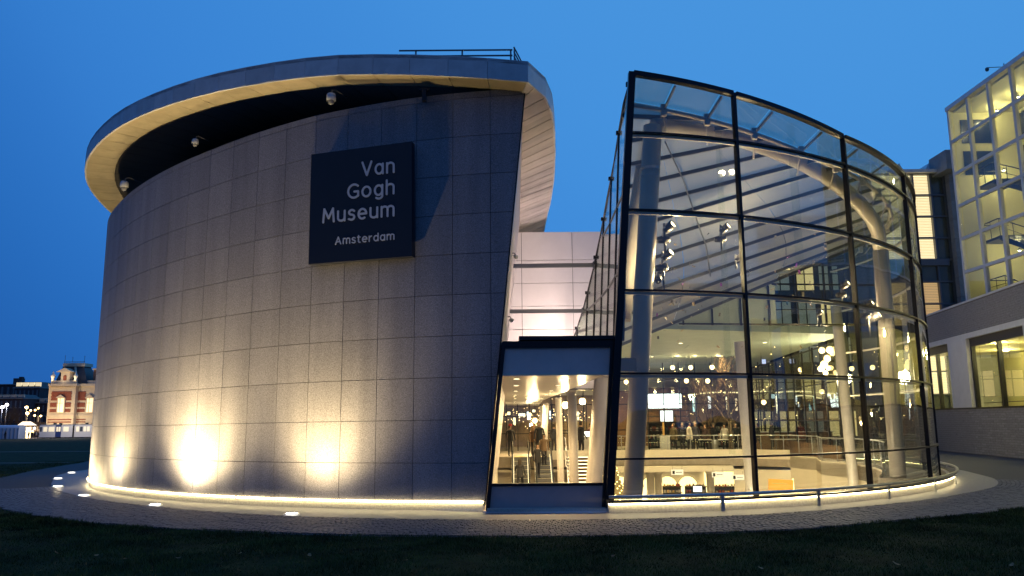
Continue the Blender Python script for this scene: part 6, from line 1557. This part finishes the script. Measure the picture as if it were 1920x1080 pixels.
for px in (94, 137): 
    mb = MB(); p = Vector((X(px), DB - .2, zc + .9)); mb.lathe([(.5, 0), (.35, .5), (.55, 1.0), (.6, 1.5), (.3, 1.9), (.15, 2.6), (.001, 2.8)], p, 10); build('urn', mb, mat('urn_white', (.8, .74, .6), .6), con)
cbox(169, 215, zc, Z(693), DB + 3, DB + 8, 'side_gable', mat('brick_dull', (.22, .12, .08), .8)); cbox(167, 215, Z(693), Z(690), DB + 2.8, DB + 8, 'gable_cap', M_crm)
# floodlights at its foot and parapet
def far_lamp(p, e_w, aim, ang, par, col=(1, .78, .5)): lamp('facade_light', 'SPOT', p, e_w, col, par, .4, aim, ang)
far_lamp((X(112), DB - 9, -.6), 5200, (X(112), DB, 6), 90, con); far_lamp((X(160), DB - 8, -.6), 3600, (X(160), DB, 6), 90, con)
far_lamp((X(94), DB - 1.6, zc + .6), 260, (X(94), DB, zc + 3), 120, con); far_lamp((X(137), DB - 1.6, zc + .6), 260, (X(137), DB, zc + 3), 120, con); far_lamp((X(116), DB - 3.0, zc + .2), 350, (X(116), DB, zc + 3), 110, con); far_lamp((X(147), DB - .2, zc + .2), 200, (X(147), DB + 2, zc + 4), 60, con)

# dark houses on the far left
M_hb = mat('house_brick', (.075, .055, .06), .9, 0, .25, 1); M_hw = emis('house_window', (1, .62, .25), .55); M_hwd = mat('house_window_dark', (.10, .12, .15), .25)
def house(px0, px1, pytop, d, label, lit, rows, colsn, mans=None, band=None):
    z1 = at(px0, pytop, d).z; t = thing('town_house', label, 'house', ((X(px0, d) + X(px1, d)) / 2, d, -1.2)); a, b = X(px0, d), X(px1, d)
    mb = MB(); mb.hexa([(a, d, -1.2), (b, d, -1.2), (b, d + 10, -1.2), (a, d + 10, -1.2), (a, d, z1), (b, d, z1), (b, d + 10, z1), (a, d + 10, z1)]); build('wall', mb, M_hb, t)
    mb = MB(); mb.box(((a + b) / 2, d + 4.9, z1 + .12), (b - a + .6, 10.8, .3)); build('cornice', mb, mat('house_cornice', (.25, .24, .24), .7), t)
    if mans:
        z2 = at(px0, mans[0], d).z; i_ = mans[1]; mb = MB(); mb.hexa([(a + .2, d + .2, z1 + .27), (b - .2, d + .2, z1 + .27), (b - .2, d + 9.8, z1 + .27), (a + .2, d + 9.8, z1 + .27), (a + i_, d + 2, z2), (b - i_, d + 2, z2), (b - i_, d + 8, z2), (a + i_, d + 8, z2)]); build('roof', mb, M_slate, t)
        for k in range(mans[2]):
            x = a + (b - a) * (k + .5) / mans[2]; mb = MB(); mb.box((x, d + .9, z1 + .3 + (z2 - z1) * .45), ((b - a) / mans[2] * .8, .6, (z2 - z1) * .62)); build('dormer', mb, (emis('attic_window', (1, .78, .35), .8) if mans[3] else M_crm), t)
    for r_ in range(rows):
        for c_ in range(colsn):
            x = a + (b - a) * (c_ + .5) / colsn; z = -1.2 + (z1 + 1.2) * (r_ + .55) / rows; w_, h_ = (b - a) / colsn * .42, (z1 + 1.2) / rows * .55
            mb = MB(); mb.box((x, d - .05, z), (w_, .08, h_)); o = build('window', mb, M_hw if (r_, c_) in lit else M_hwd, t); mb = MB(); mb.box((x, d - .1, z - h_ / 2 - .08), (w_ + .2, .16, .12)); mb.box((x, d - .1, z), (.08, .06, h_)); build('frame', mb, mat('window_frame_pale', (.35, .34, .33), .6), o)
house(-30, 41, 748, 255, 'low dark brick house row at the far left behind the street lamps', {(0, 2)}, 3, 8, (740, 1.0, 5, False))
house(-40, 28, 722, 285, 'taller dark house at the left edge of the view', {(2, 5)}, 4, 6)
house(22, 70, 728, 275, 'dark brick house with bright attic windows on the far left', {(1, 3), (1, 4)}, 4, 6, (716, 1.0, 4, True))
house(68, 92, 756, 262, 'small dark house beside the corner pavilion', {(1, 0)}, 3, 3, (746, 1.2, 2, False))
mb = MB(); a = X(20, 285); mb.box((a, 288, at(25, 715, 285).z), (3.0, 2, 2.4)); mb.box((a + .8, 288, at(25, 710, 285).z), (1.2, 1.2, 1.6)); o = build('chimney_stack', mb, M_hb); tag(o, 'dark chimney stack above the taller far left house', 'chimney')
mb = MB(); t = thing('shop_terrace', 'low restaurant terrace glowing between dark houses and the corner pavilion', 'building', (X(68, 245), 245, -1.2)); a, b = X(52, 245), X(85, 245)
mb = MB(); mb.box(((a + b) / 2, 247, .9), (b - a, 4, 4.2)); build('wall', mb, mat('terrace_wall', (.3, .2, .12), .8), t); mb = MB(); mb.box(((a + b) / 2, 245.5, at(60, 779, 245).z), (b - a + 1, 7, .3)); build('canopy_roof', mb, M_slate, t)
for k in range(6): x = a + (b - a) * (k + .5) / 6; mb = MB(); mb.box((x, 244.95, .2 + .8 * (k % 2)), (.8, .05, 1.4)); build('window', mb, M_hw, t)

# tram
tr = thing('tram', 'white tram with a blue door stopped in front of the corner pavilion', 'tram', (X(120, 204), 204, -1.25)); dT = 204
def tb(px0, px1, z0, z1, y0, y1, name, m):
    mb = MB(); a, b = X(px0, dT), X(px1, dT); mb.hexa([(a, y0, z0), (b, y0, z0), (b, y1, z0), (a, y1, z0), (a, y0, z1), (b, y0, z1), (b, y1, z1), (a, y1, z1)]); return build(name, mb, m, tr)
M_tw = mat('tram_white', (.80, .80, .82), .4); M_tblue = mat('tram_blue', (.03, .06, .22), .4); M_tin = emis('tram_window_lit', (1, .80, .40), .7)
for (a, b) in ((76, 106), (117, 138), (141.5, 196)): tb(a, b, -.95, 1.95, dT, dT + 2.4, 'car_body', M_tw); tb(a + .3, b - .3, 1.95, 2.2, dT + .3, dT + 2.1, 'roof', mat('tram_roof', (.3, .31, .33), .5))
tb(106, 117, -.9, 1.95, dT + .05, dT + 2.3, 'door_section', M_tblue); tb(138, 141.5, -.9, 1.9, dT + .1, dT + 2.2, 'bellows', M_black)
for (a, b) in ((77, 81), (83.5, 90.5), (93.5, 104), (108, 111), (112, 115.5), (121, 130.5), (145, 150), (152, 157), (159, 163), (165, 170)): tb(a, b, .45, 1.6, dT - .04, dT, 'window', M_tin if a not in (77, 152) else M_hwd)
for px in (84, 98, 124, 132, 148, 166): mb = MB(); mb.tube([(X(px, dT), dT + .1, -1.0), (X(px, dT), dT + .3, -1.0)], .3, 10); build('wheel', mb, M_black, tr)
tb(76.3, 195, -1.15, -.93, dT + .1, dT + 2.3, 'underframe', M_black)
lamp('tram_fill', 'POINT', (X(100, 198), 197, 4.0), 900, (1, .85, .65), tr, .3); lamp('tram_fill', 'POINT', (X(150, 198), 197, 4.0), 900, (1, .85, .65), tr, .3)  # added fill to brighten the tram, no lamp stands here
# white hoarding tent
t = thing('white_tent', 'long pale blue-white tent at the left edge beyond the lawn', 'tent', (X(10, 200), 200, -1.2)); a, b = X(-14, 200), X(37, 200)
mb = MB(); N_ = 7; pr = [(0, 0), (0, 2.6)] + [(1.5 - 1.5 * math.cos(PI * k / N_), 2.6 + .75 * math.sin(PI * k / N_)) for k in range(N_ + 1)] + [(3, 2.6), (3, 0)]; n = len(pr)
mb.add([(a, 200 + p[0], -1.2 + p[1]) for p in pr] + [(b, 200 + p[0], -1.2 + p[1]) for p in pr], [(k, k + n, (k + 1) % n + n, (k + 1) % n) for k in range(n)] + [tuple(range(n)), tuple(reversed(range(n, 2 * n)))]); build('canvas', mb, mat('tent_canvas', (.5, .55, .65), .8), t)
for k in range(8): x = a + (b - a) * k / 7; mb = MB(); mb.tube([(x, 199.95, -1.2), (x, 199.95, 1.4)], .05, 5); build('pole', mb, M_strut, t)
# glowing kiosk
t = thing('kiosk', 'glowing kiosk with a pitched awning between tent and tram', 'kiosk', (X(46, 207), 207, -1.2)); a, b = X(37.5, 207), X(53, 207)
mb = MB(); mb.box(((a + b) / 2, 208, .2), (b - a - .4, 2, 2.8)); build('body', mb, emis('kiosk_glow', (1, .72, .35), 3.2), t)
mb = MB(); a2, b2 = a - .2, b + 1.0; zt0 = at(46, 797, 207).z; mb.hexa([(a2, 206.4, zt0 - .1), (b2, 206.4, zt0 - .1), (b2, 209.5, zt0 - .1), (a2, 209.5, zt0 - .1), (a2 + 1, 207, zt0 + .9), (b2 - 1.4, 207, zt0 + .9), (b2 - 1.4, 209, zt0 + .9), (a2 + 1, 209, zt0 + .9)]); build('awning', mb, emis('awning_glow', (1, .75, .4), 1.6), t)
for x in (a, b): mb = MB(); mb.tube([(x, 206.6, -1.2), (x, 206.6, zt0)], .06, 5); build('post', mb, M_strut, t)
lamp('kiosk_light', 'POINT', ((a + b) / 2, 205.5, .8), 500, (1, .75, .4), t, .4)
# street lamps
for i, (px, py, d, col, lb) in enumerate(((4.5, 763.5, 215, (.95, .9, 1), 'leftmost tall white street lamp beyond the lawn'), (13, 759, 222, (.95, .9, 1), 'second tall white street lamp, right of the leftmost one'),
        (50, 764, 232, (1, .62, .22), 'upper orange street lamp in front of the attic-window house'), (51.5, 775, 226, (1, .62, .22), 'lower orange street lamp under the upper orange one'), (57.5, 769.5, 240, (1, .66, .3), 'small orange lamp left of the terrace roof'), (66, 769, 240, (1, .66, .3), 'small orange lamp over the middle of the terrace'), (72, 765.5, 242, (1, .7, .4), 'small orange lamp at the right of the terrace'), (76.5, 780, 236, (1, .7, .4), 'low orange lamp beside the corner pavilion'), (65, 779, 236, (1, .7, .4), 'low orange lamp under the terrace canopy'), (64.5, 803, 212, (.8, .85, 1), 'low round white lamp right of the kiosk'), (61, 809, 210, (1, .6, .3), 'low warm lamp right of the kiosk'))):
    p = at(px, py, d); t = thing('street_lamp', lb, 'street lamp', (p.x, d, -1.2), 'street lamps beyond the lawn'); r = .42 if i < 4 else .28
    mb = MB(); mb.tube([(0, 0, 0), (0, 0, p.z + 1.2)], [.09, .05], 6); build('pole', mb, M_strut, t, local=True)
    mb = MB(); mb.sphere((0, 0, p.z + 1.2), r, 10, 7); build('lamp_head', mb, emis('street_white' if i < 2 or i == 9 else 'street_orange', col, 9), t, local=True)
    if i < 4: lamp('lamp_light', 'POINT', (p.x, d - .6, p.z), 1600, col, t, .3)
# people in the square
for i, (px, d, lb, grp) in enumerate(((13, 190, 'lone dark figure standing in front of the pale tent', 1), (57, 203, 'person by the kiosk in dark clothes', 1), (63, 203.5, 'person waiting right of the kiosk', 1), (68, 202, 'person between kiosk and tram', 1), (71, 202.5, 'person in pale coat near the front of the tram', 1), (74.5, 201.5, 'person at the very front of the tram', 1))):
    person((X(px, d), d, -1.24), random.uniform(-2, 2), lb, coat=(.02, .02, .025) if i != 4 else (.4, .38, .35), h=1.9 if i else 2.1, grp='people in the square')
for i, (x, y, h, sd) in enumerate(((-96, 150, 9, 4), (-88, 178, 10, 6))): pass
for i, (px, d, h) in enumerate(((10, 240, 8.5), (24, 242, 8), (34, 241, 7.5))): bare_tree(X(px, d), d, -1.2, h, ['leafless street tree behind the left street lamps', 'leafless street tree in the middle of the far left houses', 'leafless street tree left of the kiosk'][i], 20 + i, 'leafless street trees')

print('objects', len(bpy.data.objects), 'panels', npan, 'setts', len(setts), 'bricks', nb)
